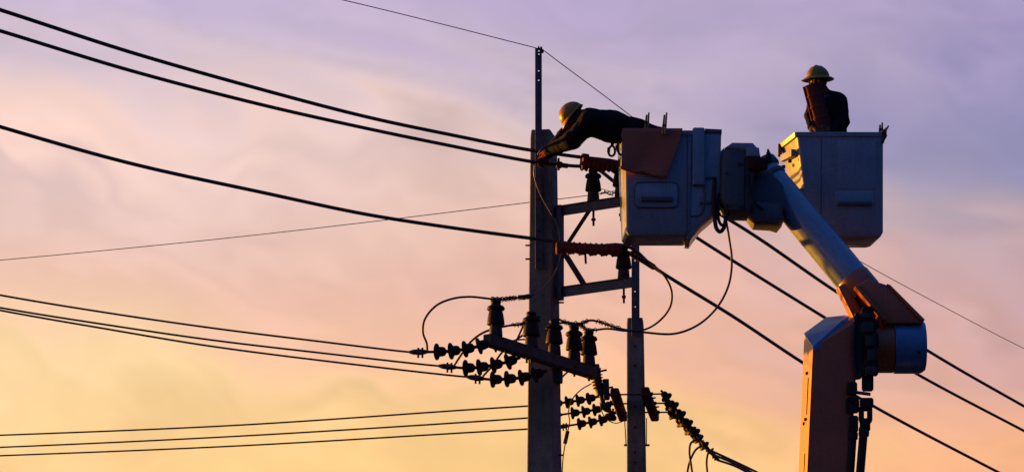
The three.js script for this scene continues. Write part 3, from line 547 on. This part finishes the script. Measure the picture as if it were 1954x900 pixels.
{ // lower boom: a box section that leans a little; the corner facing up and left is cut away
  const t0 = [1549, 690], fD = 30.78, bD = 31.02;
  const lean = (px, d) => { const top = P(px, 690, d), low = P(px - 9.4, 900, d), k = (top.y - 2.1) / (top.y - low.y); return top.clone().lerp(low, k); };
  const pts = [lean(1549, fD), lean(1622, fD), lean(1610, bD), lean(1537, bD)];
  const up = [P(1552, 663, fD), P(1604, 611, fD + 0.05), P(1640, 611, fD), P(1637, 606, fD + 0.06), P(1636, 628, bD), P(1612, 627, bD), P(1535.5, 640, bD), P(1580, 607, bD - 0.02), P(1612, 604, bD - 0.06), P(1632, 690, fD), P(1624, 700, bD)];
  const lb = mesh('lower_boom', crease(new ConvexGeometry([...pts, ...up]), 0.2), M.orange, truck);
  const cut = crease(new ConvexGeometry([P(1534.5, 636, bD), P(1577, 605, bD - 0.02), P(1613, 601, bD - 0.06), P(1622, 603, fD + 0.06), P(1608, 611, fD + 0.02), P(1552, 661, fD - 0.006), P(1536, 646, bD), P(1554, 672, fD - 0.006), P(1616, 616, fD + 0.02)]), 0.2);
  const cv = mesh('top_cover', cut, M.skySheenPaint, lb); cv.userData.label = 'sloping cover plate with reflected sky painted in blue';
  // bright slots on the sunlit flank: flush plates with the glint put into their colour
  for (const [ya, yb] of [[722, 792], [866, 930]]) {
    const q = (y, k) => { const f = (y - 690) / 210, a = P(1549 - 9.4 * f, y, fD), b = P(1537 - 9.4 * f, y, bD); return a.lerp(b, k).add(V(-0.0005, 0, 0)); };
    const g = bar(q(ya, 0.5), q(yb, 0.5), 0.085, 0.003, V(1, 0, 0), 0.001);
    mesh('slot_highlight', g, M.slotGlint, lb);
  }
  for (const [y, k] of [[712, 0.5], [800, 0.4], [808, 0.6]]) { const f = (y - 690) / 210, a = P(1549 - 9.4 * f, y, fD).lerp(P(1537 - 9.4 * f, y, bD), k); mesh('bolt', rod(a, a.clone().add(V(-0.02, 0, 0)), 0.016, 8), M.darkSteel, lb); }
  // chain, clevises and levelling rods in front of the elbow
  const linkG = (x, y, w, h, d) => plate([[x - w, y - h + 3], [x - w + 3, y - h], [x + w - 3, y - h], [x + w, y - h + 3], [x + w, y + h - 3], [x + w - 3, y + h], [x - w + 3, y + h], [x - w, y + h - 3]], d, 0.05, 0.008);
  const ch = mesh('levelling_chain', tube([[1654, 604, 30.74], [1656, 640, 30.72], [1661, 680, 30.72], [1661, 712, 30.72]].map(PP), 0.03, 30, 8), M.black, truck);
  for (let k = 0; k < 9; k++) mesh('chain_link', linkG(1657 + k * 0.9 + rr(-2.5, 2.5), 594 + k * 14 + rr(-2, 2), rr(7, 12), rr(8, 11), 30.66 + (k % 2) * 0.02), k % 2 ? M.black : M.darkSteel, ch);
  mesh('chain_guide', plate([[1629, 602], [1646, 600], [1650, 612], [1649, 700], [1643, 720], [1631, 722], [1629, 690]], 30.7, 0.06, 0.015), M.black, ch);
  for (const [x, y, w, h] of [[1646, 628, 7, 9], [1672, 650, 6, 14], [1668, 700, 9, 16], [1647, 706, 6, 10], [1674, 618, 5, 8]]) mesh('chain_bracket', linkG(x, y, w, h, 30.69), M.black, ch);
  mesh('chain_sprocket', rod(P(1656, 596, 30.66), P(1656, 596, 30.8), 0.062, 24), M.black, ch);
  const r1 = mesh('levelling_rod', mergeGeometries([rod(P(1628, 832, 30.76), P(1600, 1250, 30.76), 0.038, 16), rod(P(1628.6, 824, 30.76), P(1628, 838, 30.76), 0.047, 16)]), M.black, truck);
  const r2 = mesh('levelling_rod', mergeGeometries([rod(P(1649, 822, 30.74), P(1613, 1250, 30.74), 0.04, 16), rod(P(1650, 815, 30.74), P(1649, 832, 30.74), 0.049, 16)]), M.black, truck);
  for (const [r, xs] of [[r1, [[1627, 740, 10, 12], [1628, 772, 12, 12, 1], [1630, 808, 9, 16]]], [r2, [[1657, 730, 11, 15], [1655, 768, 13, 10], [1653, 790, 12, 14, 1], [1652, 810, 10, 12]]]])
    for (const [x, y, w, h, win] of xs) {
      if (win) { mesh('clevis', mergeGeometries([linkG(x - w + 4, y, 5, h, 30.72), linkG(x + w - 4, y, 5, h, 30.72), linkG(x, y - h + 2, w, 5, 30.72), linkG(x, y + h - 2, w, 5, 30.72)]), M.black, r); }
      else mesh('clevis', linkG(x, y, w, h, 30.71), M.black, r);
    }
  mesh('link_pin', rod(P(1632, 748, 30.74), P(1662, 752, 30.72), 0.016, 8), M.steel, r2);
  mesh('hydraulic_hose', tube([[1636, 600, 30.72], [1630, 640, 30.7], [1631, 690, 30.7], [1637, 722, 30.7], [1643, 715, 30.7]].map(PP), 0.022, 40, 8), M.hose, ch);
  mesh('hydraulic_hose', tube([[1668, 606, 30.7], [1671, 640, 30.69], [1668, 690, 30.69], [1670, 712, 30.7]].map(PP), 0.017, 40, 8), M.hose, ch);
  // turntable and truck under the lower boom, below the picture
  const c = pts.reduce((s, p) => s.add(p.clone()), V(0, 0, 0)).multiplyScalar(0.25), bx = (x0, x1, y0, y1, z0, z1, e = 0.04) => { const g = new RoundedBoxGeometry(x1 - x0, y1 - y0, z1 - z0, 2, e); g.translate(c.x + (x0 + x1) / 2, (y0 + y1) / 2, c.z + (z0 + z1) / 2); return uvBox(g); };
  mesh('turntable', mergeGeometries([bx(-0.45, 0.45, 1.2, 2.4, -0.35, 0.35), lathe([[0, 0], [0.55, 0], [0.55, 0.2], [0, 0.2]], V(c.x, 1.08, c.z), V(0, 1, 0), 32)]), M.orange, truck);
  mesh('deck', bx(-3.0, 2.2, 0.86, 1.1, -1.1, 1.1), M.fibreDark, truck);
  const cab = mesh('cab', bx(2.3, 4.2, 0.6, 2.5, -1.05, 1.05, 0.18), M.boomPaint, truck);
  mesh('windscreen', bx(3.9, 4.23, 1.6, 2.3, -0.9, 0.9, 0.06), M.glass, cab);
  for (const s of [-1, 1]) mesh('side_window', bx(2.6, 3.7, 1.6, 2.25, s > 0 ? 0.98 : -1.07, s > 0 ? 1.07 : -0.98, 0.03), M.glass, cab);
  for (const x of [-2.0, 3.1]) for (const s of [-1, 1]) { const w = mesh('wheel', lathe([[0.2, -0.14], [0.42, -0.14], [0.48, -0.1], [0.48, 0.1], [0.42, 0.14], [0.2, 0.14]], V(c.x + x, 0.48, c.z + s * 0.95), V(0, 0, 1), 28), M.rubberTyre, truck); mesh('hub', rod(V(c.x + x, 0.48, c.z + s * 0.95 - 0.1), V(c.x + x, 0.48, c.z + s * 0.95 + 0.1), 0.22, 20), M.darkSteel, w); }
  for (const x of [-2.8, 1.6]) for (const s of [-1, 1]) mesh('outrigger', mergeGeometries([bx(x - 0.06, x + 0.06, 0.04, 0.95, s * 1.35 - 0.06, s * 1.35 + 0.06, 0.01), bx(x - 0.2, x + 0.2, 0.0, 0.05, s * 1.35 - 0.2, s * 1.35 + 0.2, 0.01), bx(x - 0.05, x + 0.05, 0.86, 0.98, Math.min(s, s * 1.35), Math.max(s, s * 1.35), 0.01)]), M.orange, truck);
}
settle(truck);

// ---------------------------------------------------------------- blanket, pegs, hooks
{
  const f = bl.f - 0.035, top = [[1188, 246.5], [1303, 246]], bot = [[1186, 321], [1271, 336]], nu = 22, nv = 22, pos = [], idx = [];
  const surf = (u, v, off) => {
    if (v < 0.25) { const k = v / 0.25, p = P(top[0][0] + (top[1][0] - top[0][0]) * u, 246.5, f); p.y += 0.012 - 0.012 * (1 - k) + off * (1 - k); p.z = -f - 0.2 * (1 - k) + off * k; if (k < 0.45) p.y -= (0.45 - k) * 0.35; return p; }
    const w = (v - 0.25) / 0.75, l = top[0][0] + (bot[0][0] - top[0][0]) * w, r = top[1][0] + (bot[1][0] - top[1][0]) * w ** 1.15;
    const yb = bot[0][1] + (bot[1][1] - bot[0][1]) * u ** 0.7 + 2.2 * Math.sin(u * 9), y = 246.5 + (yb - 246.5) * w;
    return P(l + (r - l) * u, y, f - 0.012 * Math.sin(u * 7 + w * 2) * w - 0.02 * w * w - off);
  };
  for (const off of [0, 0.014]) for (let j = 0; j <= nv; j++) for (let i = 0; i <= nu; i++) { const p = surf(i / nu, j / nv, off); pos.push(p.x, p.y, p.z); }
  const n = (nu + 1) * (nv + 1), id = (i, j, k) => k * n + j * (nu + 1) + i;
  for (let k = 0; k < 2; k++) for (let j = 0; j < nv; j++) for (let i = 0; i < nu; i++) { const q = [id(i, j, k), id(i, j + 1, k), id(i + 1, j, k), id(i + 1, j + 1, k)]; k ? idx.push(q[0], q[1], q[2], q[2], q[1], q[3]) : idx.push(q[0], q[2], q[1], q[2], q[3], q[1]); }
  for (let i = 0; i < nu; i++) for (const j of [0, nv]) idx.push(id(i, j, 0), id(i, j, 1), id(i + 1, j, 0), id(i + 1, j, 0), id(i, j, 1), id(i + 1, j, 1));
  for (let j = 0; j < nv; j++) for (const i of [0, nu]) idx.push(id(i, j, 0), id(i, j, 1), id(i, j + 1, 0), id(i, j + 1, 0), id(i, j, 1), id(i, j + 1, 1));
  const g = new THREE.BufferGeometry(); g.setAttribute('position', new THREE.Float32BufferAttribute(pos, 3)); g.setIndex(idx);
  const o = thing('rubber_blanket', 'dark red rubber blanket hung over the left bucket rim', 'blanket');
  mesh('sheet', crease(g, 0.7), M.blanketRubber, o);
  mesh('hem', tube([0, 0.25, 0.5, 0.75, 1].map((u) => surf(u, 0.985, 0.008)), 0.016, 30, 8), M.blanketRubber, o);
  settle(o);
}
function peg(label, x, y0, y1, dx, d) {
  const o = thing('wooden_peg', label, 'peg', 'pegs on the bucket rims');
  const a = P(x + dx, y0, d), b = P(x, y1, d), m = a.clone().lerp(b, 0.55);
  mesh('jaw', rod(a.clone().add(V(-0.008, 0, 0)), b.clone().add(V(-0.012, 0, 0)), 0.009, 8, 0.012), M.wood, o);
  mesh('jaw', rod(a.clone().add(V(0.012, 0.02, 0.01)), b.clone().add(V(0.012, 0, 0.01)), 0.008, 8, 0.011), M.wood, o);
  mesh('spring', lathe([[0.006, -0.01], [0.021, -0.01], [0.023, 0], [0.021, 0.01], [0.006, 0.01]], m, b.clone().sub(a), 12), M.darkSteel, o);
  return settle(o);
}
peg('upright peg on the left bucket rim beside the leaning worker', 1234, 219, 247, 2, 31.02);
peg('upright peg clipped over the red blanket', 1267, 219, 256, 3, 30.88);
peg('upright peg on the corner of the right bucket', 1682, 238, 254, 0, 31.66);
peg('tilted peg at the corner of the right bucket', 1685, 244, 256, 9, 31.63);
{ const o = thing('rim_hook', 'small dark hook hanging at the right bucket corner', 'hook'); mesh('hook_body', tube([P(1689, 252, 31.62), P(1691, 258, 31.61), P(1687, 266, 31.61), P(1685, 272, 31.61)], 0.014, 20, 8), M.black, o); mesh('eye', rod(P(1683, 254, 31.62), P(1692, 253, 31.61), 0.013, 8), M.black, o); settle(o); }
function snapHook(label, x, y0, y1, dx, d) {
  const o = thing('snap_hook', label, 'snap hook', 'snap hooks on the belt');
  const a = P(x, y0, d), b = P(x + dx, y1, d), u = b.clone().sub(a), s = V(u.y, -u.x, 0).normalize().multiplyScalar(0.03), pts = [];
  for (let k = 0; k < 16; k++) { const t = k / 16 * Math.PI * 2; pts.push(a.clone().addScaledVector(u, 0.62 - 0.36 * Math.cos(t)).addScaledVector(s, Math.sin(t) * (1 - 0.15 * Math.cos(t)))); }
  mesh('ring', new THREE.TubeGeometry(new THREE.CatmullRomCurve3(pts, true), 48, 0.0115, 8, true), M.darkSteel, o);
  mesh('swivel', rod(a, a.clone().lerp(b, 0.3), 0.02, 10, 0.014), M.darkSteel, o);
  mesh('gate', rod(a.clone().lerp(b, 0.4).add(s), a.clone().lerp(b, 0.75).add(s), 0.015, 8), M.darkSteel, o);
  return settle(o);
}
snapHook('snap hook dangling under the leaning worker beside the lit bucket edge', 1169, 271, 298, -2, 31.15);
snapHook('snap hook hanging against the lit left side of the bucket', 1181, 262, 296, 6, 31.2);

// ---------------------------------------------------------------- workers
function nets(sdf, lo, hi, cell) {              // surface nets: a smooth mesh of sdf = 0
  const nx = Math.ceil((hi.x - lo.x) / cell) + 1, ny = Math.ceil((hi.y - lo.y) / cell) + 1, nz = Math.ceil((hi.z - lo.z) / cell) + 1, f = new Float32Array(nx * ny * nz);
  for (let k = 0, o = 0; k < nz; k++) for (let j = 0; j < ny; j++) for (let i = 0; i < nx; i++, o++) f[o] = sdf(lo.x + i * cell, lo.y + j * cell, lo.z + k * cell);
  const at = (i, j, k) => (k * ny + j) * nx + i, vid = new Int32Array(nx * ny * nz).fill(-1), pos = [], idx = [];
  for (let k = 0; k < nz - 1; k++) for (let j = 0; j < ny - 1; j++) for (let i = 0; i < nx - 1; i++) {
    let n = 0, x = 0, y = 0, z = 0;
    for (let a = 0; a < 8; a++) for (const bit of [1, 2, 4]) {
      if (a & bit) continue; const b = a | bit;
      const fa = f[at(i + (a & 1), j + (a >> 1 & 1), k + (a >> 2))], fb = f[at(i + (b & 1), j + (b >> 1 & 1), k + (b >> 2))];
      if ((fa < 0) === (fb < 0)) continue;
      const t = fa / (fa - fb); n++; x += (a & 1) + (bit === 1 ? t : 0); y += (a >> 1 & 1) + (bit === 2 ? t : 0); z += (a >> 2) + (bit === 4 ? t : 0);
    }
    if (n) { vid[at(i, j, k)] = pos.length / 3; pos.push(lo.x + (i + x / n) * cell, lo.y + (j + y / n) * cell, lo.z + (k + z / n) * cell); }
  }
  for (let k = 1; k < nz - 1; k++) for (let j = 1; j < ny - 1; j++) for (let i = 1; i < nx - 1; i++) {
    const s = f[at(i, j, k)] < 0;
    const q = (a, b, c, d, flip) => { const v = [a, b, c, d].map((p) => vid[p]); if (v.includes(-1)) return; flip ? idx.push(v[0], v[2], v[1], v[0], v[3], v[2]) : idx.push(v[0], v[1], v[2], v[0], v[2], v[3]); };
    if (s !== f[at(i + 1, j, k)] < 0) q(at(i, j - 1, k - 1), at(i, j, k - 1), at(i, j, k), at(i, j - 1, k), !s);
    if (s !== f[at(i, j + 1, k)] < 0) q(at(i - 1, j, k - 1), at(i, j, k - 1), at(i, j, k), at(i - 1, j, k), s);
    if (s !== f[at(i, j, k + 1)] < 0) q(at(i - 1, j - 1, k), at(i, j - 1, k), at(i, j, k), at(i - 1, j, k), !s);
  }
  const g = new THREE.BufferGeometry(); g.setAttribute('position', new THREE.Float32BufferAttribute(pos, 3)); g.setIndex(idx); g.computeVertexNormals();
  return g;
}
const capD = (x, y, z, b) => { const dx = b.b.x - b.a.x, dy = b.b.y - b.a.y, dz = b.b.z - b.a.z; const t = Math.max(0, Math.min(1, ((x - b.a.x) * dx + (y - b.a.y) * dy + (z - b.a.z) * dz) / b.l2)); return Math.hypot(x - b.a.x - dx * t, y - b.a.y - dy * t, z - b.a.z - dz * t) - (b.r + (b.s - b.r) * t); };
const bone = (a, b, r, s, c, k = 0.03) => ({ a, b, r, s, c, k, l2: Math.max(1e-8, a.distanceToSquared(b)) });
const smin = (a, b, k) => { const h = Math.max(0, k - Math.abs(a - b)) / k; return Math.min(a, b) - h * h * k * 0.25; };
const CLOTH = [0.01, 0.0105, 0.0125], TROUSER = [0.01, 0.0105, 0.013], SKIN = [0.12, 0.062, 0.04], GLOVE = [0.16, 0.03, 0.02], BOOT = [0.02, 0.018, 0.016], HAIR = [0.012, 0.01, 0.01], EYE_C = [0.4, 0.38, 0.36], LIP = [0.2, 0.07, 0.055];
function skin(bones, cell, wrinkle = 0) {
  const lo = V(1e9, 1e9, 1e9), hi = V(-1e9, -1e9, -1e9);
  for (const b of bones) for (const p of [b.a, b.b]) { const r = Math.max(b.r, b.s) + cell * 3 + wrinkle; lo.min(V(p.x - r, p.y - r, p.z - r)); hi.max(V(p.x + r, p.y + r, p.z + r)); }
  const f = (x, y, z) => { let d = 1e3; for (const b of bones) d = smin(d, capD(x, y, z, b), b.k); return wrinkle ? d + wrinkle * (Math.sin(x * 55 + y * 38 + Math.sin(z * 30) * 2) * Math.sin(y * 47 - z * 51 + x * 20)) : d; };
  const g = nets(f, lo, hi, cell), p = g.attributes.position, c = new Float32Array(p.count * 3);
  for (let i = 0; i < p.count; i++) { let best = 1e9, col = CLOTH; for (const b of bones) { const d = capD(p.getX(i), p.getY(i), p.getZ(i), b); if (d < best) { best = d; col = b.c; } } c.set(col, i * 3); }
  g.setAttribute('color', new THREE.BufferAttribute(c, 3));
  return uvBox(g);
}
function headGeo(basis) {                        // local: y up, z to the face, origin mid-head; real size
  const q = (x, y, z) => V(x, y, z), B = (a, b, r, s, c, k) => bone(q(...a), q(...b), r, s, c, k);
  const bones = [B([0, 0.035, -0.02], [0, 0.045, 0.015], 0.078, 0.075, HAIR, 0.02), B([0, -0.01, 0.015], [0, -0.055, 0.03], 0.066, 0.05, SKIN, 0.03), B([0, -0.075, 0.04], [0, -0.085, 0.055], 0.04, 0.028, SKIN, 0.03), B([0, 0.01, 0.088], [0, -0.026, 0.104], 0.01, 0.015, SKIN, 0.015), B([-0.012, -0.03, 0.094], [0.012, -0.03, 0.094], 0.009, 0.009, SKIN, 0.01), B([-0.035, 0.022, 0.075], [0.035, 0.022, 0.075], 0.014, 0.014, HAIR, 0.012), B([-0.022, -0.058, 0.08], [0.022, -0.058, 0.08], 0.008, 0.008, LIP, 0.01)];
  for (const s of [-1, 1]) bones.push(B([s * 0.03, 0.004, 0.076], [s * 0.03, 0.003, 0.076], 0.0125, 0.0125, EYE_C, 0.004), B([s * 0.074, 0.008, -0.012], [s * 0.07, -0.035, -0.002], 0.018, 0.011, SKIN, 0.008), B([s * 0.045, -0.02, 0.055], [s * 0.04, -0.025, 0.055], 0.024, 0.02, SKIN, 0.02));
  bones.push(B([0, -0.06, -0.02], [0, -0.15, -0.035], 0.055, 0.06, SKIN, 0.03));
  const g = skin(bones, 0.006); g.applyMatrix4(basis); return g;
}
function handGeo(wrist, dir, palmN, curl, col) { // hand: palm, four fingers and a thumb, gripping with curl radians per joint
  const z = dir.clone().normalize(), y = palmN.clone().addScaledVector(z, -palmN.dot(z)).normalize(), x = y.clone().cross(z);   // y: away from the palm side
  const at = (a, b, c) => wrist.clone().addScaledVector(x, a).addScaledVector(y, b).addScaledVector(z, c), bones = [bone(at(0, 0, -0.03), at(0, 0, 0.02), 0.033, 0.03, col, 0.02), bone(at(-0.022, 0, 0.025), at(-0.026, 0, 0.085), 0.02, 0.018, col, 0.02), bone(at(0.022, 0, 0.025), at(0.026, 0, 0.085), 0.02, 0.017, col, 0.02)];
  [[-0.033, 0.04, 0.0105], [-0.011, 0.046, 0.0108], [0.012, 0.043, 0.0103], [0.034, 0.034, 0.0092]].forEach(([ox, len, r]) => {
    let p = at(ox, 0, 0.088), a = 0.15;
    for (const f of [1, 0.72, 0.56]) { a += curl; const q = p.clone().addScaledVector(z, Math.cos(a) * len * f).addScaledVector(y, -Math.sin(a) * len * f); bones.push(bone(p, q, r, r * 0.92, col, 0.004)); p = q; }
  });
  let p = at(-0.036, -0.004, 0.03); for (const [dx, dy, dz] of [[-0.022, -0.018, 0.028], [-0.002, -0.026, 0.02], [0.012, -0.02, 0.008]]) { const q = p.clone().addScaledVector(x, dx).addScaledVector(y, dy).addScaledVector(z, dz); bones.push(bone(p, q, 0.0125, 0.011, col, 0.006)); p = q; }
  return skin(bones, 0.0045);
}
function hat(parent, basis, m, fullBrim) {       // hard hat in head axes: y up, z to the face
  const dome = (s, y0) => { s *= fullBrim ? 0.96 : 0.93; const g = new THREE.SphereGeometry(1, 36, 18, 0, Math.PI * 2, 0, Math.PI / 2); g.scale(0.118 * s, 0.125 * s, 0.14 * s); g.translate(0, y0, 0); return g; };
  const shell = dome(1, 0.045), p = shell.attributes.position;
  for (let i = 0; i < p.count; i++) { const x = p.getX(i), y = p.getY(i) - 0.045; if (y > 0.02) { const b = Math.exp(-((x / 0.016) ** 2)) * 0.008 + Math.exp(-(((Math.abs(x) - 0.045) / 0.012) ** 2)) * 0.004; p.setY(i, p.getY(i) + b); } }
  shell.computeVertexNormals();
  const brim = []; const N = 48;
  const out = (a) => { const front = Math.max(0, Math.cos(a)); return fullBrim ? 0.044 + 0.012 * front : 0.01 + 0.034 * front ** 2; };
  const ringAt = (k, y) => { const r = []; for (let i = 0; i < N; i++) { const a = i / N * Math.PI * 2, e = out(a) * k, dx = Math.sin(a), dz = Math.cos(a); r.push(V(dx * (0.117 * (fullBrim ? 0.96 : 0.93) + e), y - (fullBrim ? 0.02 : 0.016) * k - 0.012 * k * Math.max(0, Math.cos(a)), dz * (0.139 * (fullBrim ? 0.96 : 0.93) + e))); } return r.reverse(); };
  const bg = loft([ringAt(-0.15, 0.043), ringAt(0.5, 0.043), ringAt(0.95, 0.043), ringAt(1, 0.046), ringAt(0.95, 0.05), ringAt(0.4, 0.051), ringAt(-0.1, 0.053)], 0.7);
  const inner = dome(0.96, 0.043); const ii = inner.index.array; for (let i = 0; i < ii.length; i += 3) { const t = ii[i]; ii[i] = ii[i + 1]; ii[i + 1] = t; } inner.computeVertexNormals();
  // the brim is an open ring: drop the two end caps
  const h = mesh('hard_hat', shell.applyMatrix4(basis), m, parent);
  const keep = bg.clone(), cut = N * 3 * 2, cnt = keep.attributes.position.count - cut; for (const n of ['position', 'normal', 'uv']) keep.setAttribute(n, new THREE.BufferAttribute(keep.attributes[n].array.slice(0, cnt * keep.attributes[n].itemSize), keep.attributes[n].itemSize));
  mesh('brim', keep.applyMatrix4(basis), m, h);
  mesh('lining', inner.applyMatrix4(basis), M.strap, h);
  mesh('chin_strap', tube([V(-0.085, 0.03, 0.02), V(-0.08, -0.05, 0.03), V(-0.03, -0.118, 0.05), V(0.03, -0.118, 0.05), V(0.08, -0.05, 0.03), V(0.085, 0.03, 0.02)].map((v) => v.applyMatrix4(basis)), 0.006, 40, 6), M.strap, h);
  return h;
}
const basisOf = (at, up, face) => { const y = up.clone().normalize(), z = face.clone().addScaledVector(y, -face.dot(y)).normalize(), x = y.clone().cross(z); return new THREE.Matrix4().makeBasis(x, y, z).setPosition(at); };

{ // worker leaning out of the left bucket
  const o = thing('person', 'worker in dark clothes and yellow hard hat leaning from the bucket to the wires', 'person');
  const c = CLOTH, L = (a, b, r, s, col = c, k = 0.05) => bone(PP(a), PP(b), r, s, col, k);
  const dm = 31.22, floor = yAt(447, bl.f) + 0.06;
  const foot = (px, d) => { const p = P(px, 440, d); p.y = floor + 0.03; return p; };
  const bones = [
    L([1264, 270, dm - 0.08], [1260, 272, dm + 0.08], 0.12, 0.12, TROUSER), L([1250, 264, dm - 0.05], [1214, 252, dm - 0.06], 0.115, 0.122), L([1250, 264, dm + 0.05], [1214, 252, dm + 0.06], 0.115, 0.122),
    L([1214, 252, dm - 0.06], [1168, 242, dm - 0.07], 0.125, 0.142), L([1214, 252, dm + 0.06], [1168, 242, dm + 0.07], 0.125, 0.142),
    L([1168, 241, dm - 0.07], [1134, 235, dm - 0.11], 0.15, 0.135), L([1168, 241, dm + 0.07], [1134, 235, dm + 0.11], 0.15, 0.135),
    L([1128, 226, dm - 0.17], [1128, 226, dm + 0.17], 0.085, 0.085), L([1128, 222, dm], [1108, 220, dm], 0.065, 0.058, SKIN, 0.03),
    L([1126, 232, dm - 0.18], [1092, 267, dm - 0.1], 0.1, 0.088), L([1092, 267, dm - 0.1], [1050, 287, 31.38], 0.086, 0.06, c, 0.03),
    L([1122, 226, dm + 0.18], [1080, 259, dm + 0.26], 0.095, 0.08), L([1080, 259, dm + 0.26], [1046, 291, 31.46], 0.08, 0.056, c, 0.03),
    L([1052, 284, 31.37], [1044, 289, 31.41], 0.045, 0.04, GLOVE, 0.02), L([1047, 291, 31.45], [1041, 297, 31.48], 0.045, 0.04, GLOVE, 0.02),
  ];
  for (const s of [-1, 1]) {
    const hip = P(1262, 268, dm + s * 0.09), knee = P(1272, 352, dm + s * 0.1), ank = foot(1280, dm + s * 0.1), toe = foot(1262, dm + s * 0.11);
    ank.y += 0.06; toe.y += 0.0;
    bones.push(bone(hip, knee, 0.095, 0.065, TROUSER, 0.05), bone(knee, ank, 0.065, 0.048, TROUSER, 0.03), bone(ank.clone().add(V(0, -0.04, 0)), toe, 0.05, 0.04, BOOT, 0.03));
  }
  const hb = basisOf(P(1099, 224, dm), V(-0.76, 0.65, 0.02), V(-0.65, -0.76, 0.1));
  const h1 = handGeo(P(1045, 288, 31.41), P(1036, 291, 31.5).sub(P(1045, 288, 31.41)), V(-0.2, 0.9, 0.4), 0.55, GLOVE), h2 = handGeo(P(1042, 296, 31.47), P(1030, 303, 31.55).sub(P(1042, 296, 31.47)), V(-0.3, 0.8, 0.5), 0.55, GLOVE);
  mesh('body', mergeGeometries([skin(bones, 0.012, 0.0035), headGeo(hb), h1, h2]), M.body, o);
  hat(o, hb, M.helmet, false);
  mesh('belt', tube([[1232, 232, dm - 0.19], [1240, 250, dm - 0.21], [1236, 268, dm - 0.16], [1234, 274, dm], [1236, 268, dm + 0.16]].map(PP), 0.016, 30, 8), M.strap, o);
  for (const [x, y] of [[1166, 264], [1178, 258]]) mesh('lanyard', tube([P(1206, 262, 31.1), P(x + 14, y - 4, 31.13), P(x + 2, y + 2, 31.15), P(x + 2, y + 10, 31.16)], 0.011, 24, 6), M.strap, o);
  mesh('cuff_band', tube([P(1036, 281, 31.36), P(1031, 287, 31.37), P(1027, 294, 31.39)], 0.008, 10, 6), M.bare, o);
  settle(o);
}
{ // worker standing in the right bucket
  const o = thing('person', 'worker in wide brimmed hard hat standing upright holding a red cover', 'person');
  const c = CLOTH, L = (a, b, r, s, col = c, k = 0.05) => bone(PP(a), PP(b), r, s, col, k);
  const dm = 31.93, floor = yAt(452, brk.f) + 0.055;
  const bones = [
    L([1571, 262, dm], [1594, 262, dm], 0.12, 0.12, TROUSER), L([1573, 250, dm], [1573, 222, dm], 0.115, 0.12), L([1592, 250, dm], [1592, 222, dm], 0.115, 0.12),
    L([1570, 222, dm], [1568, 205, dm], 0.12, 0.115), L([1592, 222, dm], [1594, 206, dm], 0.12, 0.115), L([1560, 192, dm - 0.02], [1600, 191, dm + 0.02], 0.075, 0.075), L([1572, 184, dm], [1590, 184, dm], 0.06, 0.05, c, 0.04),
    L([1574, 180, dm], [1566, 163, dm - 0.03], 0.06, 0.055, SKIN, 0.03),
    L([1602, 193, dm - 0.01], [1610, 232, dm - 0.08], 0.068, 0.058), L([1610, 232, dm - 0.08], [1586, 250, dm - 0.2], 0.056, 0.042, c, 0.03),
    L([1556, 194, dm], [1547, 221, dm - 0.06], 0.066, 0.054), L([1547, 221, dm - 0.06], [1549, 243, dm - 0.17], 0.052, 0.04, c, 0.03),
  ];
  for (const s of [-1, 1]) {
    const hip = P(1583 + s * 13, 268, dm), knee = P(1583 + s * 15, 352, dm - 0.03), ank = P(1583 + s * 15, 430, dm), toe = ank.clone();
    ank.y = floor + 0.09; toe.y = floor + 0.035; toe.z += 0.14;
    bones.push(bone(hip, knee, 0.09, 0.065, TROUSER, 0.04), bone(knee, ank, 0.064, 0.048, TROUSER, 0.03), bone(ank.clone().add(V(0, -0.04, -0.04)), toe, 0.048, 0.036, BOOT, 0.03));
  }
  const hb = basisOf(P(1562, 157, dm - 0.04), V(-0.05, 1, 0.1), V(-0.42, -0.08, 0.9));
  const h1 = handGeo(P(1549.5, 244, dm - 0.18), V(0.25, -0.55, 0.5), V(-0.9, 0.2, 0.3), 0.5, SKIN), h2 = handGeo(P(1586, 250, dm - 0.2), V(-0.6, 0.1, 0.3), V(0.3, 0.4, 0.85), 0.5, SKIN);
  mesh('body', mergeGeometries([skin(bones, 0.012, 0.0035), headGeo(hb), h1, h2]), M.body, o);
  hat(o, hb, M.helmetGreen, true);
  mesh('collar', tube([P(1558, 178, dm - 0.05), P(1566, 184, dm - 0.08), P(1578, 184, dm - 0.08), P(1588, 176, dm - 0.02)], 0.018, 24, 8), M.strap, o);
  settle(o);
}
{ // red half-round cover held upright by the standing worker
  const o = thing('line_guard', 'red ribbed half round cover held upright in front of the standing worker', 'line cover');
  const a = P(1549, 162, 31.72), b = P(1577, 268, 31.76), dir = b.clone().sub(a).normalize(), x = V(1, 0, 0).addScaledVector(dir, -dir.x).normalize(), z = x.clone().cross(dir).negate().normalize();
  if (z.z < 0) z.negate();
  const n = 20, rings = [];
  const L = a.distanceTo(b);
  const prof = (t, r) => { const s = []; for (let k = 0; k <= 12; k++) { const q = Math.PI * (k / 12); s.push([Math.cos(q) * r, Math.sin(q) * r * 0.75]); } return s; };
  for (let i = 0; i <= 40; i++) { const t = i / 40, r = 0.07 + (i % 8 === 0 ? 0.007 : 0), c = a.clone().lerp(b, t), outp = prof(t, r), inp = prof(t, r - 0.012).reverse(); rings.push([...outp, ...inp].map(([u, v]) => c.clone().addScaledVector(x, u).addScaledVector(z, v))); }
  mesh('channel', loft(rings, 0.5), M.redRubber, o);
  for (const s of [-1, 1]) mesh('lip', bar(a.clone().addScaledVector(x, s * 0.075), b.clone().addScaledVector(x, s * 0.075), 0.028, 0.012, z, 0.004), M.redRubber, o);
  settle(o);
}

renderer.render(scene, camera);
